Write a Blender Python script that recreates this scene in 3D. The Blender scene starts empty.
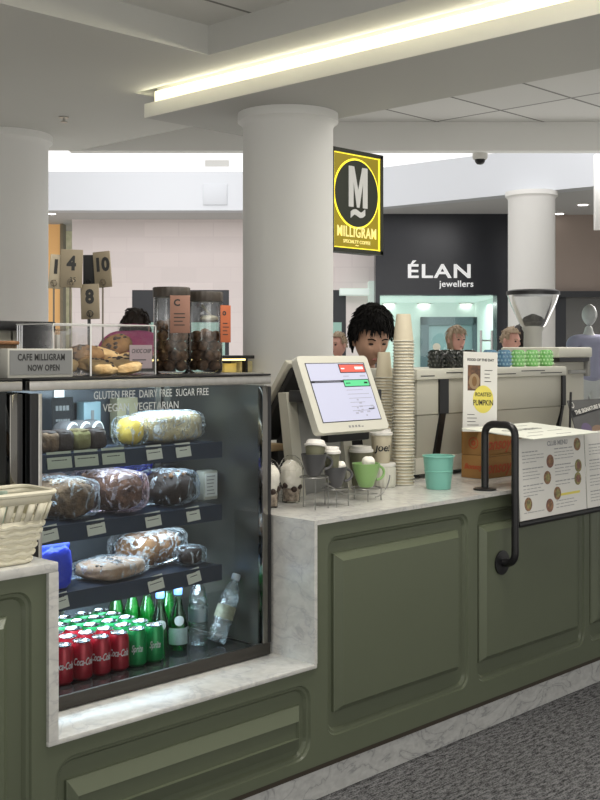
import bpy, bmesh, math, random
from mathutils import Vector, Matrix, noise as mnoise
random.seed(7)
S = bpy.context.scene
COL = S.collection
PI = math.pi
# ------------------------------------------------------------------ camera maths
FPX = 1130.0; HY = 350.0; H = 1.5
AL = math.atan(1093.0 / FPX); CA, SA = math.cos(AL), math.sin(AL)
PHI = AL - PI / 2                       # turn that makes local x = view right, local y = view depth
Y0 = 2.548                              # plane of the counter front; X runs along the counter
def ray(px, py):
    r = (px - 300) / FPX
    return Vector((CA + r * SA, SA - r * CA, -(py - HY) / FPX))
def onY(px, py, Y):
    d = ray(px, py); k = Y / d.y; return Vector((d.x * k, Y, H + d.z * k))
def onZ(px, py, z):
    d = ray(px, py); k = (z - H) / d.z; return Vector((d.x * k, d.y * k, z))
def atD(px, py, t):
    d = ray(px, py); return Vector((d.x * t, d.y * t, H + d.z * t))
def XY(px, Y): return onY(px, 350, Y).x
def mall(r, d, z=0.0): return Vector((CA * d + SA * r, SA * d - CA * r, z))

# ------------------------------------------------------------------ materials
MATS = {}
def mat(name, col, rough=0.5, metal=0.0, var=None, bump=None, emit=None, spec=None, alpha=None, coat=0, trans=0):
    m = bpy.data.materials.new(name); m.use_nodes = True
    nt = m.node_tree; b = nt.nodes['Principled BSDF']
    c = (*col, 1)
    b.inputs['Base Color'].default_value = c
    b.inputs['Roughness'].default_value = rough; b.inputs['Metallic'].default_value = metal
    if spec is not None: b.inputs['Specular IOR Level'].default_value = spec
    if coat: b.inputs['Coat Weight'].default_value = coat
    if trans: b.inputs['Transmission Weight'].default_value = trans
    tc = nt.nodes.new('ShaderNodeTexCoord')
    if var:
        n = nt.nodes.new('ShaderNodeTexNoise'); n.inputs['Scale'].default_value = var[0]; n.inputs['Detail'].default_value = 5
        nt.links.new(tc.outputs['Object'], n.inputs['Vector'])
        r = nt.nodes.new('ShaderNodeValToRGB'); r.color_ramp.elements[0].position = .3; r.color_ramp.elements[1].position = .7
        c2 = var[1] if isinstance(var[1], tuple) else tuple(x * (1 - var[1]) for x in col)
        r.color_ramp.elements[0].color = (*c2, 1); r.color_ramp.elements[1].color = c
        nt.links.new(n.outputs['Fac'], r.inputs['Fac']); nt.links.new(r.outputs['Color'], b.inputs['Base Color'])
    if bump:
        n = nt.nodes.new('ShaderNodeTexNoise'); n.inputs['Scale'].default_value = bump[0]; n.inputs['Detail'].default_value = 4
        nt.links.new(tc.outputs['Object'], n.inputs['Vector'])
        bp = nt.nodes.new('ShaderNodeBump'); bp.inputs['Strength'].default_value = bump[1]; bp.inputs['Distance'].default_value = .01
        nt.links.new(n.outputs['Fac'], bp.inputs['Height']); nt.links.new(bp.outputs['Normal'], b.inputs['Normal'])
    if emit:
        b.inputs['Emission Color'].default_value = (*emit[0], 1); b.inputs['Emission Strength'].default_value = emit[1]
    MATS[name] = m; return m
def film(name, tint, gloss_col, fac, rough=.05, bump=None, ior=1.45, spots=None):
    """thin clear sheet: see-through with a surface reflection that grows at grazing angles"""
    m = bpy.data.materials.new(name); m.use_nodes = True; nt = m.node_tree; nt.nodes.clear()
    out = nt.nodes.new('ShaderNodeOutputMaterial'); mix = nt.nodes.new('ShaderNodeMixShader')
    tr = nt.nodes.new('ShaderNodeBsdfTransparent'); tr.inputs[0].default_value = (*tint, 1)
    gl = nt.nodes.new('ShaderNodeBsdfGlossy'); gl.inputs['Color'].default_value = (*gloss_col, 1); gl.inputs['Roughness'].default_value = rough
    fr = nt.nodes.new('ShaderNodeFresnel'); fr.inputs['IOR'].default_value = ior
    ad = nt.nodes.new('ShaderNodeMath'); ad.operation = 'ADD'; ad.inputs[1].default_value = fac; ad.use_clamp = True
    nt.links.new(fr.outputs[0], ad.inputs[0]); nt.links.new(ad.outputs[0], mix.inputs[0])
    nt.links.new(tr.outputs[0], mix.inputs[1]); nt.links.new(gl.outputs[0], mix.inputs[2]); nt.links.new(mix.outputs[0], out.inputs[0])
    if bump:
        tc = nt.nodes.new('ShaderNodeTexCoord'); n = nt.nodes.new('ShaderNodeTexNoise'); n.inputs['Scale'].default_value = bump[0]; n.inputs['Detail'].default_value = 3; n.inputs['Distortion'].default_value = 1.5
        nt.links.new(tc.outputs['Object'], n.inputs['Vector'])
        bp = nt.nodes.new('ShaderNodeBump'); bp.inputs['Strength'].default_value = bump[1]; bp.inputs['Distance'].default_value = .02
        nt.links.new(n.outputs['Fac'], bp.inputs['Height']); nt.links.new(bp.outputs['Normal'], gl.inputs['Normal']); nt.links.new(bp.outputs['Normal'], fr.inputs['Normal'])
    if spots:           # glints on creased wrap, put in as pale noise patches
        tc = nt.nodes.new('ShaderNodeTexCoord'); n = nt.nodes.new('ShaderNodeTexNoise'); n.inputs['Scale'].default_value = spots[0]; n.inputs['Detail'].default_value = 4; n.inputs['Distortion'].default_value = 3
        r = nt.nodes.new('ShaderNodeValToRGB'); r.color_ramp.elements[0].position = spots[1]; r.color_ramp.elements[1].position = spots[1] + .09
        nt.links.new(tc.outputs['Object'], n.inputs['Vector']); nt.links.new(n.outputs['Fac'], r.inputs[0])
        mu = nt.nodes.new('ShaderNodeMath'); mu.operation = 'MULTIPLY_ADD'; mu.inputs[1].default_value = spots[2]; mu.use_clamp = True
        nt.links.new(r.outputs[0], mu.inputs[0]); nt.links.new(ad.outputs[0], mu.inputs[2]); nt.links.new(mu.outputs[0], mix.inputs[0])
        df = nt.nodes.new('ShaderNodeBsdfDiffuse'); df.inputs[0].default_value = (*gloss_col, 1); m2 = nt.nodes.new('ShaderNodeMixShader'); m2.inputs[0].default_value = .5
        nt.links.new(gl.outputs[0], m2.inputs[1]); nt.links.new(df.outputs[0], m2.inputs[2]); nt.links.new(m2.outputs[0], mix.inputs[2])
    MATS[name] = m; return m
def marble(name, base, vein):
    m = mat(name, base, .22); nt = m.node_tree; b = nt.nodes['Principled BSDF']
    tc = nt.nodes.new('ShaderNodeTexCoord')
    n1 = nt.nodes.new('ShaderNodeTexNoise'); n1.inputs['Scale'].default_value = 5; n1.inputs['Detail'].default_value = 8; n1.inputs['Distortion'].default_value = 1.2
    n2 = nt.nodes.new('ShaderNodeTexNoise'); n2.inputs['Scale'].default_value = 26; n2.inputs['Detail'].default_value = 6; n2.inputs['Distortion'].default_value = .8
    mp = nt.nodes.new('ShaderNodeMapping'); mp.inputs['Rotation'].default_value = (.4, .5, .6); mp.inputs['Scale'].default_value = (1, 1, 1.8)
    nt.links.new(tc.outputs['Object'], mp.inputs[0]); nt.links.new(mp.outputs[0], n1.inputs['Vector']); nt.links.new(mp.outputs[0], n2.inputs['Vector'])
    r = nt.nodes.new('ShaderNodeValToRGB'); e = r.color_ramp.elements
    e[0].position = .40; e[0].color = (*base, 1); e[1].position = .60; e[1].color = (*base, 1)
    x = e.new(.485); x.color = (*[.75 * a + .25 * v for a, v in zip(base, vein)], 1); x = e.new(.505); x.color = (*vein, 1); x = e.new(.525); x.color = (*[.8 * a + .2 * v for a, v in zip(base, vein)], 1)
    r2 = nt.nodes.new('ShaderNodeValToRGB'); r2.color_ramp.elements[0].position = .38; r2.color_ramp.elements[1].position = .62
    r2.color_ramp.elements[0].color = (.88, .88, .88, 1); r2.color_ramp.elements[1].color = (1, 1, 1, 1)
    mx = nt.nodes.new('ShaderNodeMix'); mx.data_type = 'RGBA'; mx.blend_type = 'MULTIPLY'; mx.inputs['Factor'].default_value = 1
    nt.links.new(n1.outputs['Fac'], r.inputs[0]); nt.links.new(n2.outputs['Fac'], r2.inputs[0])
    nt.links.new(r.outputs[0], mx.inputs[6]); nt.links.new(r2.outputs[0], mx.inputs[7]); nt.links.new(mx.outputs[2], b.inputs['Base Color'])
    return m
def carpet_mat():
    m = mat('carpet', (.05, .05, .055), .95, spec=.1); nt = m.node_tree; b = nt.nodes['Principled BSDF']
    tc = nt.nodes.new('ShaderNodeTexCoord'); mp = nt.nodes.new('ShaderNodeMapping'); mp.inputs['Scale'].default_value = (26, 85, 1)
    n = nt.nodes.new('ShaderNodeTexNoise'); n.inputs['Scale'].default_value = 1; n.inputs['Detail'].default_value = 3
    n2 = nt.nodes.new('ShaderNodeTexNoise'); n2.inputs['Scale'].default_value = 160; n2.inputs['Detail'].default_value = 2
    ad = nt.nodes.new('ShaderNodeMath'); ad.operation = 'MULTIPLY_ADD'; ad.inputs[1].default_value = .5
    hf = nt.nodes.new('ShaderNodeMath'); hf.operation = 'MULTIPLY'; hf.inputs[1].default_value = .5
    r = nt.nodes.new('ShaderNodeValToRGB'); r.color_ramp.elements[0].position = .4; r.color_ramp.elements[1].position = .6
    r.color_ramp.elements[0].color = (.03, .03, .032, 1); r.color_ramp.elements[1].color = (.24, .24, .25, 1)
    nt.links.new(tc.outputs['Object'], mp.inputs[0]); nt.links.new(mp.outputs[0], n.inputs['Vector']); nt.links.new(tc.outputs['Object'], n2.inputs['Vector'])
    nt.links.new(n2.outputs['Fac'], hf.inputs[0]); nt.links.new(n.outputs['Fac'], ad.inputs[0]); nt.links.new(hf.outputs[0], ad.inputs[2])
    nt.links.new(ad.outputs[0], r.inputs[0]); nt.links.new(r.outputs[0], b.inputs['Base Color'])
    bp = nt.nodes.new('ShaderNodeBump'); bp.inputs['Strength'].default_value = .7; bp.inputs['Distance'].default_value = .01
    nt.links.new(ad.outputs[0], bp.inputs['Height']); nt.links.new(bp.outputs['Normal'], b.inputs['Normal'])
    return m
def tile_mat(name, col, line, sx, sy, lw, rough=.8, rot=0, axis='XY', offset=0.0, loc=(0, 0, 0)):
    m = mat(name, col, rough); nt = m.node_tree; b = nt.nodes['Principled BSDF']
    tc = nt.nodes.new('ShaderNodeTexCoord'); mp = nt.nodes.new('ShaderNodeMapping')
    mp.inputs['Rotation'].default_value = (0, 0, rot) if axis == 'XY' else (PI / 2, 0, 0)
    mp.inputs['Location'].default_value = loc
    br = nt.nodes.new('ShaderNodeTexBrick'); br.offset = offset
    br.inputs['Color1'].default_value = (*col, 1); br.inputs['Color2'].default_value = (*[c * .93 for c in col], 1); br.inputs['Mortar'].default_value = (*line, 1)
    br.inputs['Scale'].default_value = 1; br.inputs['Mortar Size'].default_value = lw; br.inputs['Brick Width'].default_value = sx; br.inputs['Row Height'].default_value = sy
    nt.links.new(tc.outputs['Object'], mp.inputs[0]); nt.links.new(mp.outputs[0], br.inputs['Vector']); nt.links.new(br.outputs['Color'], b.inputs['Base Color'])
    return m

GREEN = mat('green_paint', (.118, .136, .088), .38, var=(1.7, .06))
MARBLE = marble('marble', (.66, .655, .625), (.52, .52, .52))
MARBLE_D = marble('marble_plinth', (.62, .62, .60), (.38, .38, .38))
CARPET = carpet_mat()
DARKBROWN = mat('plinth_strip', (.05, .038, .025), .6)
WHITE = mat('white_paint', (.74, .73, .70), .7, var=(.5, .03))
CEIL = mat('ceiling_paint', (.66, .66, .63), .85, var=(.35, .04))
CEILD = mat('bulkhead_paint', (.55, .55, .53), .85, var=(.35, .04))
COLUMNM = mat('column_paint', (.86, .86, .84), .7, var=(.6, .03))
BLACK = mat('black_metal', (.008, .008, .009), .35)
BLACKM = mat('black_matte', (.010, .010, .011), .7)
STEEL = mat('brushed_steel', (.62, .60, .56), .28, 1.0, var=(40, .15))
CHROME = mat('chrome', (.8, .8, .8), .12, 1.0)
DARKSTEEL = mat('dark_shelf', (.022, .034, .062), .4, .4)
CREAM = mat('cream_plastic', (.52, .505, .43), .45, var=(2, .04))
CREAML = mat('pale_cream_plastic', (.66, .65, .57), .4, var=(2, .04))
GREYPL = mat('grey_plastic', (.30, .30, .29), .5)
PAPERCUP = mat('paper_cup', (.68, .61, .46), .7, var=(8, .04))
PAPER = mat('paper', (.80, .79, .75), .7, var=(6, .03))
CARD = mat('price_card_paper', (.80, .78, .68), .6)
INK = mat('ink', (.03, .03, .03), .7)
INKG = mat('grey_ink', (.30, .30, .29), .7)
LID = mat('white_lid', (.80, .78, .74), .4)
WOODL = mat('pale_wood', (.50, .36, .20), .5, var=(9, .25))
SIGNWOOD = mat('sign_wood', (.30, .25, .17), .6, var=(14, .15))
CGREY = mat('charcoal_cup_glaze', (.075, .075, .08), .3)
CGREEN = mat('green_cup_glaze', (.27, .46, .17), .3)
OLIVE = mat('olive_cup', (.17, .17, .11), .6)
TEAL = mat('teal_paint', (.20, .50, .42), .4, var=(6, .06))
WICKER = mat('cream_weave', (.74, .70, .56), .6, bump=(60, .2))
GLASS = film('clear_glass', (.96, .98, .98), (1, 1, 1), .0, .02, ior=1.3)
CASEGL = film('case_glass', (.88, .94, .95), (1, 1, 1), .004, .02, ior=1.40)
ACRYL = film('acrylic', (.97, .97, .97), (1, 1, 1), .01, .04, ior=1.2)
WRAP = film('plastic_wrap', (.97, .975, .98), (.85, .92, 1), .0, .2, bump=(30, .6), ior=1.10, spots=(13, .56, .55))
WRAPB = film('blue_plastic_wrap', (.22, .26, .95), (.4, .45, 1), .05, .2, bump=(26, .6), ior=1.15, spots=(13, .56, .5))
PETGL = film('bottle_plastic', (.88, .93, .94), (1, 1, 1), .12, .06, bump=(40, .5))
GREENGL = film('green_bottle_glass', (.22, .78, .38), (.8, 1, .85), .06, .05)
BREAD = mat('bread_crust', (.40, .20, .085), .75, var=(22, (.12, .05, .022)), bump=(60, .6))
BREADD = mat('dark_rye_crust', (.26, .155, .085), .8, var=(38, (.05, .028, .016)), bump=(70, .7))
BREADP = mat('pale_sponge', (.62, .42, .20), .8, var=(18, (.42, .22, .09)), bump=(60, .5))
CHOC = mat('chocolate', (.035, .018, .012), .6, bump=(60, .4))
COOKIE = mat('cookie_dough', (.76, .56, .29), .8, var=(24, (.58, .36, .15)), bump=(50, .5))
COOKIED = mat('brown_cookie', (.34, .19, .07), .8, var=(24, (.2, .1, .035)), bump=(50, .5))
BALL = mat('cocoa_ball', (.34, .20, .115), .85, var=(40, (.06, .035, .02)), bump=(90, .6))
CREAMF = mat('whipped_cream', (.93, .90, .82), .6, bump=(50, .5))
REDCAN = mat('red_can', (.36, .010, .022), .28, .3)
GREENCAN = mat('green_can', (.01, .27, .07), .28, .3)
ALU = mat('aluminium', (.75, .76, .78), .25, 1.0)
CANW = mat('can_white_print', (.80, .80, .80), .4)
SKIN = mat('skin', (.56, .33, .23), .55, var=(9, .08))
SKINP = mat('pink_skin', (.60, .32, .25), .55, var=(9, .12))
LIP = mat('lip', (.30, .11, .09), .5)
EYE = mat('eye', (.02, .014, .01), .2)
HAIRB = mat('black_hair', (.005, .0045, .0045), .75, spec=.15)
HAIRG = mat('grey_blond_hair', (.30, .22, .14), .6, bump=(120, .5))
HAIRD = mat('dark_brown_hair', (.02, .012, .009), .6, bump=(120, .5))
CLOTHB = mat('black_cloth', (.012, .012, .014), .9, bump=(90, .3))
CLOTHP = mat('pink_cloth', (.52, .06, .24), .85, bump=(90, .3))
CLOTHG = mat('grey_cloth', (.20, .22, .24), .85, bump=(90, .3))
CLOTHR = mat('teal_cloth', (.08, .16, .18), .85, bump=(90, .3))
DENIM = mat('denim', (.03, .045, .09), .9, bump=(90, .3))
LAV = mat('lavender_cloth', (.50, .48, .66), .8, bump=(40, .3))
MANNEQ = mat('white_mannequin', (.82, .80, .78), .4)
BLUEBAG = mat('blue_bag', (.02, .05, .62), .35, bump=(20, .8))
COPPER = mat('copper_tag', (.33, .17, .12), .55, var=(20, .1))
ORANGET = mat('orange_tag', (.50, .13, .05), .55, var=(20, .15))
BOXB = mat('brown_carton', (.30, .155, .045), .7, var=(5, .12))
BOXR = mat('carton_red_print', (.36, .06, .02), .7)
YELLOW = mat('yellow_print', (.80, .70, .14), .7)
PHOTO = mat('food_photo', (.22, .11, .06), .5, var=(60, (.05, .035, .03)))
GLAZE_D = mat('dark_speckled_glass', (.02, .024, .022), .15)
LEAFG = mat('green_packet', (.22, .48, .05), .4, bump=(40, .6))

# ------------------------------------------------------------------ mesh builder
class MB:
    def __init__(s): s.V, s.F, s.M, s.S = [], [], [], []
    def add(s, V, F, m=0, sm=False, mx=None):
        b = len(s.V)
        s.V += [tuple(mx @ Vector(v)) for v in V] if mx is not None else [tuple(v) for v in V]
        for f in F: s.F.append([i + b for i in f]); s.M.append(m); s.S.append(sm)
        return s
    def box(s, x0, x1, y0, y1, z0, z1, bev=0, m=0, mx=None, seg=2):
        V = [(x, y, z) for x in (x0, x1) for y in (y0, y1) for z in (z0, z1)]
        F = [(0, 1, 3, 2), (4, 6, 7, 5), (0, 4, 5, 1), (2, 3, 7, 6), (0, 2, 6, 4), (1, 5, 7, 3)]
        if not bev: return s.add(V, F, m, False, mx)
        bm = bmesh.new(); vs = [bm.verts.new(v) for v in V]
        for f in F: bm.faces.new([vs[i] for i in f])
        bev = min(bev, .49 * min(abs(x1 - x0), abs(y1 - y0), abs(z1 - z0)))
        bmesh.ops.bevel(bm, geom=bm.edges[:], offset=bev, segments=seg, affect='EDGES', profile=.5)
        bm.verts.index_update()
        V = [v.co.copy() for v in bm.verts]; F = [[v.index for v in f.verts] for f in bm.faces]; bm.free()
        return s.add(V, F, m, True, mx)
    def loops(s, L, m=0, sm=False, cap0=False, cap1=True, mx=None, closed=True):
        n = len(L[0]); V = [p for l in L for p in l]; F = []
        for i in range(len(L) - 1):
            for j in range(n if closed else n - 1):
                k = (j + 1) % n
                F.append((i * n + j, i * n + k, (i + 1) * n + k, (i + 1) * n + j))
        if cap0: F.append(list(range(n))[::-1])
        if cap1: F.append([(len(L) - 1) * n + j for j in range(n)])
        return s.add(V, F, m, sm, mx)
    def lathe(s, prof, c=(0, 0, 0), n=24, m=0, sm=True, cap0=True, cap1=True, mx=None, sq=None):
        L = []
        for r, z in prof:
            L.append([(c[0] + r * math.cos(2 * PI * j / n), c[1] + r * math.sin(2 * PI * j / n), c[2] + z) for j in range(n)])
        return s.loops(L, m, sm, cap0, cap1, mx)
    def tube(s, P, r, n=10, m=0, caps=True, mx=None, rs=None, closed=False):
        P = [Vector(p) for p in P]; L = []; N = len(P); nx = None
        for i, p in enumerate(P):
            if closed: t = P[(i + 1) % N] - P[i - 1]
            else: t = (P[min(i + 1, N - 1)] - P[max(i - 1, 0)])
            t.normalize()
            if nx is None:
                nx = t.orthogonal().normalized()
            else:
                nx = (nx - t * nx.dot(t)); nx = nx.normalized() if nx.length > 1e-6 else t.orthogonal().normalized()
            by = t.cross(nx); rr = rs[i] if rs else r
            L.append([p + rr * (nx * math.cos(2 * PI * j / n) + by * math.sin(2 * PI * j / n)) for j in range(n)])
        if closed: L.append(L[0])
        return s.loops(L, m, True, caps and not closed, caps and not closed, mx)
    def ell(s, c, r, n=16, k=10, m=0, mx=None, fn=None, sm=True):
        V = [(0, 0, -1)]
        for i in range(1, k):
            ph = -PI / 2 + PI * i / k
            V += [(math.cos(ph) * math.cos(2 * PI * j / n), math.cos(ph) * math.sin(2 * PI * j / n), math.sin(ph)) for j in range(n)]
        V.append((0, 0, 1)); F = []
        for j in range(n): F.append((0, 1 + (j + 1) % n, 1 + j))
        for i in range(k - 2):
            for j in range(n):
                a = 1 + i * n; q = (j + 1) % n
                F.append((a + j, a + q, a + n + q, a + n + j))
        a = 1 + (k - 2) * n; T = len(V) - 1
        for j in range(n): F.append((a + j, a + (j + 1) % n, T))
        if fn: V = [fn(Vector(v)) for v in V]
        V = [(c[0] + v[0] * r[0], c[1] + v[1] * r[1], c[2] + v[2] * r[2]) for v in V]
        return s.add(V, F, m, sm, mx)
    def prism(s, P, z0, z1, m=0, mx=None):
        n = len(P)
        return s.loops([[(x, y, z0) for x, y in P], [(x, y, z1) for x, y in P]], m, False, True, True, mx)
    def quad(s, a, b, c, d, m=0): return s.add([a, b, c, d], [(0, 1, 2, 3)], m)
    def text(s, body, size, mx, m=0, off=0, shear=0, sx=1, ext=.0006, align='CENTER', space=1, wrap=None):
        V, F = glyphs(body, size, off, shear, sx, ext, align, space)
        if wrap:        # wrap (radius): x runs round a vertical cylinder that faces local -y
            V = [((wrap + v[2]) * math.sin(v[0] / wrap), -(wrap + v[2]) * math.cos(v[0] / wrap), v[1]) for v in V]
        return s.add(V, F, m, False, mx)
    def xf(s, mx): s.V = [tuple(mx @ Vector(v)) for v in s.V]; return s
    def build(s, name, mats, parent=None, origin=None, rz=0, **tagkw):
        if not isinstance(mats, (list, tuple)): mats = [mats]
        o = Vector((0, 0, 0))
        if parent is not None:
            p = parent
            while p is not None: o += p.location; p = p.parent
        elif origin is not None: o = Vector(origin)
        me = bpy.data.meshes.new(name)
        me.from_pydata([tuple(Vector(v) - o) for v in s.V], [], s.F)
        for q in mats: me.materials.append(q)
        me.polygons.foreach_set('material_index', s.M); me.polygons.foreach_set('use_smooth', s.S)
        bm = bmesh.new(); bm.from_mesh(me); bmesh.ops.recalc_face_normals(bm, faces=bm.faces[:]); bm.to_mesh(me); bm.free()
        if any(s.S):
            try: me.set_sharp_from_angle(angle=math.radians(40))
            except Exception: pass
        ob = bpy.data.objects.new(name, me); COL.objects.link(ob)
        if parent is not None: ob.parent = parent
        elif origin is not None: ob.location = o
        ob.rotation_euler.z = rz
        if tagkw: tag(ob, **tagkw)
        return ob
_GL = {}
def glyphs(body, size, off, shear, sx, ext, align, space):
    key = (body, size, off, shear, sx, ext, align, space)
    if key in _GL: return _GL[key]
    cu = bpy.data.curves.new('t', 'FONT'); cu.body = body; cu.size = size; cu.offset = off; cu.shear = shear; cu.extrude = ext
    cu.align_x = align; cu.align_y = 'CENTER'; cu.space_character = space; cu.resolution_u = 3
    ob = bpy.data.objects.new('t', cu); COL.objects.link(ob)
    dg = bpy.context.evaluated_depsgraph_get(); me = bpy.data.meshes.new_from_object(ob.evaluated_get(dg))
    V = [(v.co.x * sx, v.co.y, v.co.z) for v in me.vertices]; F = [list(p.vertices) for p in me.polygons]
    bpy.data.objects.remove(ob); bpy.data.meshes.remove(me); bpy.data.curves.remove(cu)
    _GL[key] = (V, F); return V, F
def frame(o, xd, yd):
    xd = Vector(xd).normalized(); yd = Vector(yd); yd = (yd - xd * yd.dot(xd)).normalized(); zd = xd.cross(yd)
    m = Matrix.Identity(4)
    for i, a in enumerate((xd, yd, zd)):
        for j in range(3): m[j][i] = a[j]
    for j in range(3): m[j][3] = o[j]
    return m
def rotz(a, c=(0, 0, 0)): return Matrix.Translation(c) @ Matrix.Rotation(a, 4, 'Z') @ Matrix.Translation(-Vector(c))
FRONT = lambda o: frame(o, (1, 0, 0), (0, 0, 1))            # local xy -> a sheet facing -Y
CAMF = lambda o: frame(o, (SA, -CA, 0), (0, 0, 1))          # a sheet facing the mall side where the photographer stands

def tag(o, label=None, cat=None, group=None, kind=None):
    if label: o['label'] = label
    if cat: o['category'] = cat
    if group: o['group'] = group
    if kind: o['kind'] = kind
    return o
def thing(name, label, cat, loc=(0, 0, 0), group=None, rz=0):
    o = bpy.data.objects.new(name, None); COL.objects.link(o); o.location = loc; o.rotation_euler.z = rz; o.empty_display_size = .05
    return tag(o, label, cat, group)
def struct(mb, name, mats, rz=0): return mb.build(name, mats, rz=rz, kind='structure')
def dup(o, parent=None, loc=None, label=None, group=None, rz=None):
    kids = list(o.children)
    c = o.copy(); COL.objects.link(c); c.parent = parent
    if loc is not None: c.location = loc
    if rz is not None: c.rotation_euler.z = rz
    if label: c['label'] = label
    if group: c['group'] = group
    for k in kids: dup(k, c)
    return c
def rr(x0, x1, z0, z1, r, y, n=6):
    P = []
    for cx, cz, a0 in ((x1 - r, z1 - r, 0), (x0 + r, z1 - r, PI / 2), (x0 + r, z0 + r, PI), (x1 - r, z0 + r, 1.5 * PI)):
        for i in range(n + 1):
            a = a0 + PI / 2 * i / n; P.append((cx + r * math.cos(a), y, cz + r * math.sin(a)))
    return P
def arc_path(P, r, n=6):
    """polyline with rounded corners"""
    P = [Vector(p) for p in P]; out = [P[0]]
    for i in range(1, len(P) - 1):
        a = (P[i - 1] - P[i]).normalized(); b = (P[i + 1] - P[i]).normalized()
        p0 = P[i] + a * r; p1 = P[i] + b * r
        for k in range(n + 1):
            t = k / n; out.append((1 - t) ** 2 * p0 + 2 * t * (1 - t) * P[i] + t * t * p1)
    out.append(P[-1]); return out
def nz(v, sc, amp, seed=0): return amp * mnoise.noise(Vector(v) * sc + Vector((seed * 7.3, seed * 3.1, seed)))

# ------------------------------------------------------------------ camera
cam = bpy.data.cameras.new('camera'); co = bpy.data.objects.new('camera', cam); COL.objects.link(co)
co.location = (0, 0, H); co.rotation_euler = (PI / 2, 0, PHI)
cam.sensor_width = 36; cam.lens = FPX / 800 * 36; cam.shift_y = -(400 - HY) / 800; cam.clip_start = .05; cam.clip_end = 200
S.camera = co
exec_parts = []
# ================================================================== ROOM SHELL
STONE = tile_mat('pale_stone_floor', (.70, .68, .64), (.45, .44, .42), .9, .9, .006, rough=.35)  # unseen floor made pale to bounce light up to the ceilings
struct(MB().box(-14, 30, -14, 30, -.12, -.01), 'floor', STONE)
struct(MB().box(-1.5, 9, .2, 3.4, -.01, 0), 'floor_carpet', CARPET)
ZC, ZB, ZT, ZR = 3.0, 2.865, 3.215, 3.15
yl = lambda X, d=8.5: (d - CA * X) / SA
mb = MB()
mb.prism([(3.806, -3), (4.07, -3), (4.07, yl(4.07)), (3.806, yl(3.806))], ZC, 3.4)
mb.prism([(4.07, 5.276), (4.146, 5.276), (4.146, yl(4.146)), (4.07, yl(4.07))], ZC, 3.4)
mb.box(4.07, 4.22, -3, 5.276, 3.075, 3.2)
mb.prism([(4.146, 5.276), (4.95, 5.276), (4.95, yl(4.95)), (4.146, yl(4.146))], ZC, 3.4)
mb.prism([(-9, 4.33), (3.806, 4.33), (3.806, yl(3.806)), (-5, yl(-5)), (-9, yl(-5))], ZC, 3.4)
struct(mb, 'ceiling', CEIL)
CT = tile_mat('ceiling_tile', (.72, .72, .70), (.22, .22, .21), 1.2, .57, .011, loc=(-.81, -.03, 0))
struct(MB().prism([(-6, -3), (3.9, -3), (3.9, 4.4), (-6, 4.4)], ZR, 3.4), 'ceiling_coffer', CT)
struct(MB().prism([(4.9, -3), (14, -3), (4.95, yl(4.95, 8.55))][:1] + [(14, -3), (14, yl(14, 8.6)), (4.9, yl(4.9, 8.6))], ZT, 3.4), 'ceiling_tiles', CT)
dx, dy = CA * .1, SA * .1
struct(MB().prism([(4.9, yl(4.9)), (14, yl(14)), (14 + dx, yl(14) + dy), (4.9 + dx, yl(4.9) + dy)], ZC - .002, 3.42), 'trim_1', mat('edge_beam_paint', (.90, .90, .88), .7))
# dropped bulkhead with its light cove along the top of one face
struct(MB().box(4.146, 4.95, -3, 5.276, ZB, 2.93).box(4.152, 4.95, -3, 5.27, 2.93, 2.945).box(4.20, 4.95, -3, 5.23, 2.945, 3.08), 'ceiling_bulkhead', CEILD)
struct(MB().box(4.138, 4.146, -3, 5.276, ZB, 2.946), 'trim_4', mat('cove_board_lit', (.93, .92, .86), .6))  # face below the cove: lamp light put into its pale colour
STRIP = mat('cove_light', (1, .95, .75), .5, emit=((1, .96, .68), 1.25))
t = thing('cove_light', 'long warm white strip light in the cove above the dropped ceiling bulkhead', 'ceiling light', (4.146, 1, ZC))
MB().box(4.155, 4.190, -2.9, 5.2, 2.948, 3.01).build('diffuser', STRIP, t)
MB().box(4.190, 4.20, -2.95, 5.22, 2.946, 3.07).build('housing', WHITE, t)
# columns
def column(name, c, r, h, top=.06):
    prof = [(r + .01, 0), (r + .01, .12), (r, .13), (r, h - top - .02), (r + .012, h - top), (r + .03, h - top + .012), (r + .03, h)]
    return MB().lathe(prof, (c.x, c.y, 0), 48, sm=True)
struct(column('c', atD(288, 350, 6.56), .262, ZB), 'column_centre', COLUMNM)
struct(column('c', atD(6, 350, 7.9), .29, ZC), 'column_left', COLUMNM)
struct(column('c', atD(531.5, 350, 12.4), .255, 3.23), 'column_far', WHITE)
# sprinkler + dome camera
p = atD(64, 119, 1.5 * 1130 / 233); t = thing('sprinkler', 'small ceiling sprinkler head on the plain soffit', 'sprinkler', (p.x, p.y, ZC))
MB().lathe([(.03, -.006), (.03, 0)], (p.x, p.y, ZC), 16).build('escutcheon', STEEL, t)
MB().tube([(p.x, p.y, ZC), (p.x, p.y, ZC - .03)], .009).lathe([(.022, -.036), (.022, -.031)], (p.x, p.y, ZC), 12).build('nozzle', STEEL, t)
p = atD(480, 151, 8.62); t = thing('dome_camera', 'dark domed security camera under the ceiling edge', 'security camera', (p.x, p.y, ZC))
MB().lathe([(.05, -.045), (.058, -.03), (.058, 0)], (p.x, p.y, ZC - .002), 20).build('housing', WHITE, t)
MB().lathe([(.004, -.085), (.024, -.08), (.036, -.065), (.04, -.045)], (p.x, p.y, ZC - .002), 20).build('dome', BLACK, t)

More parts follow.
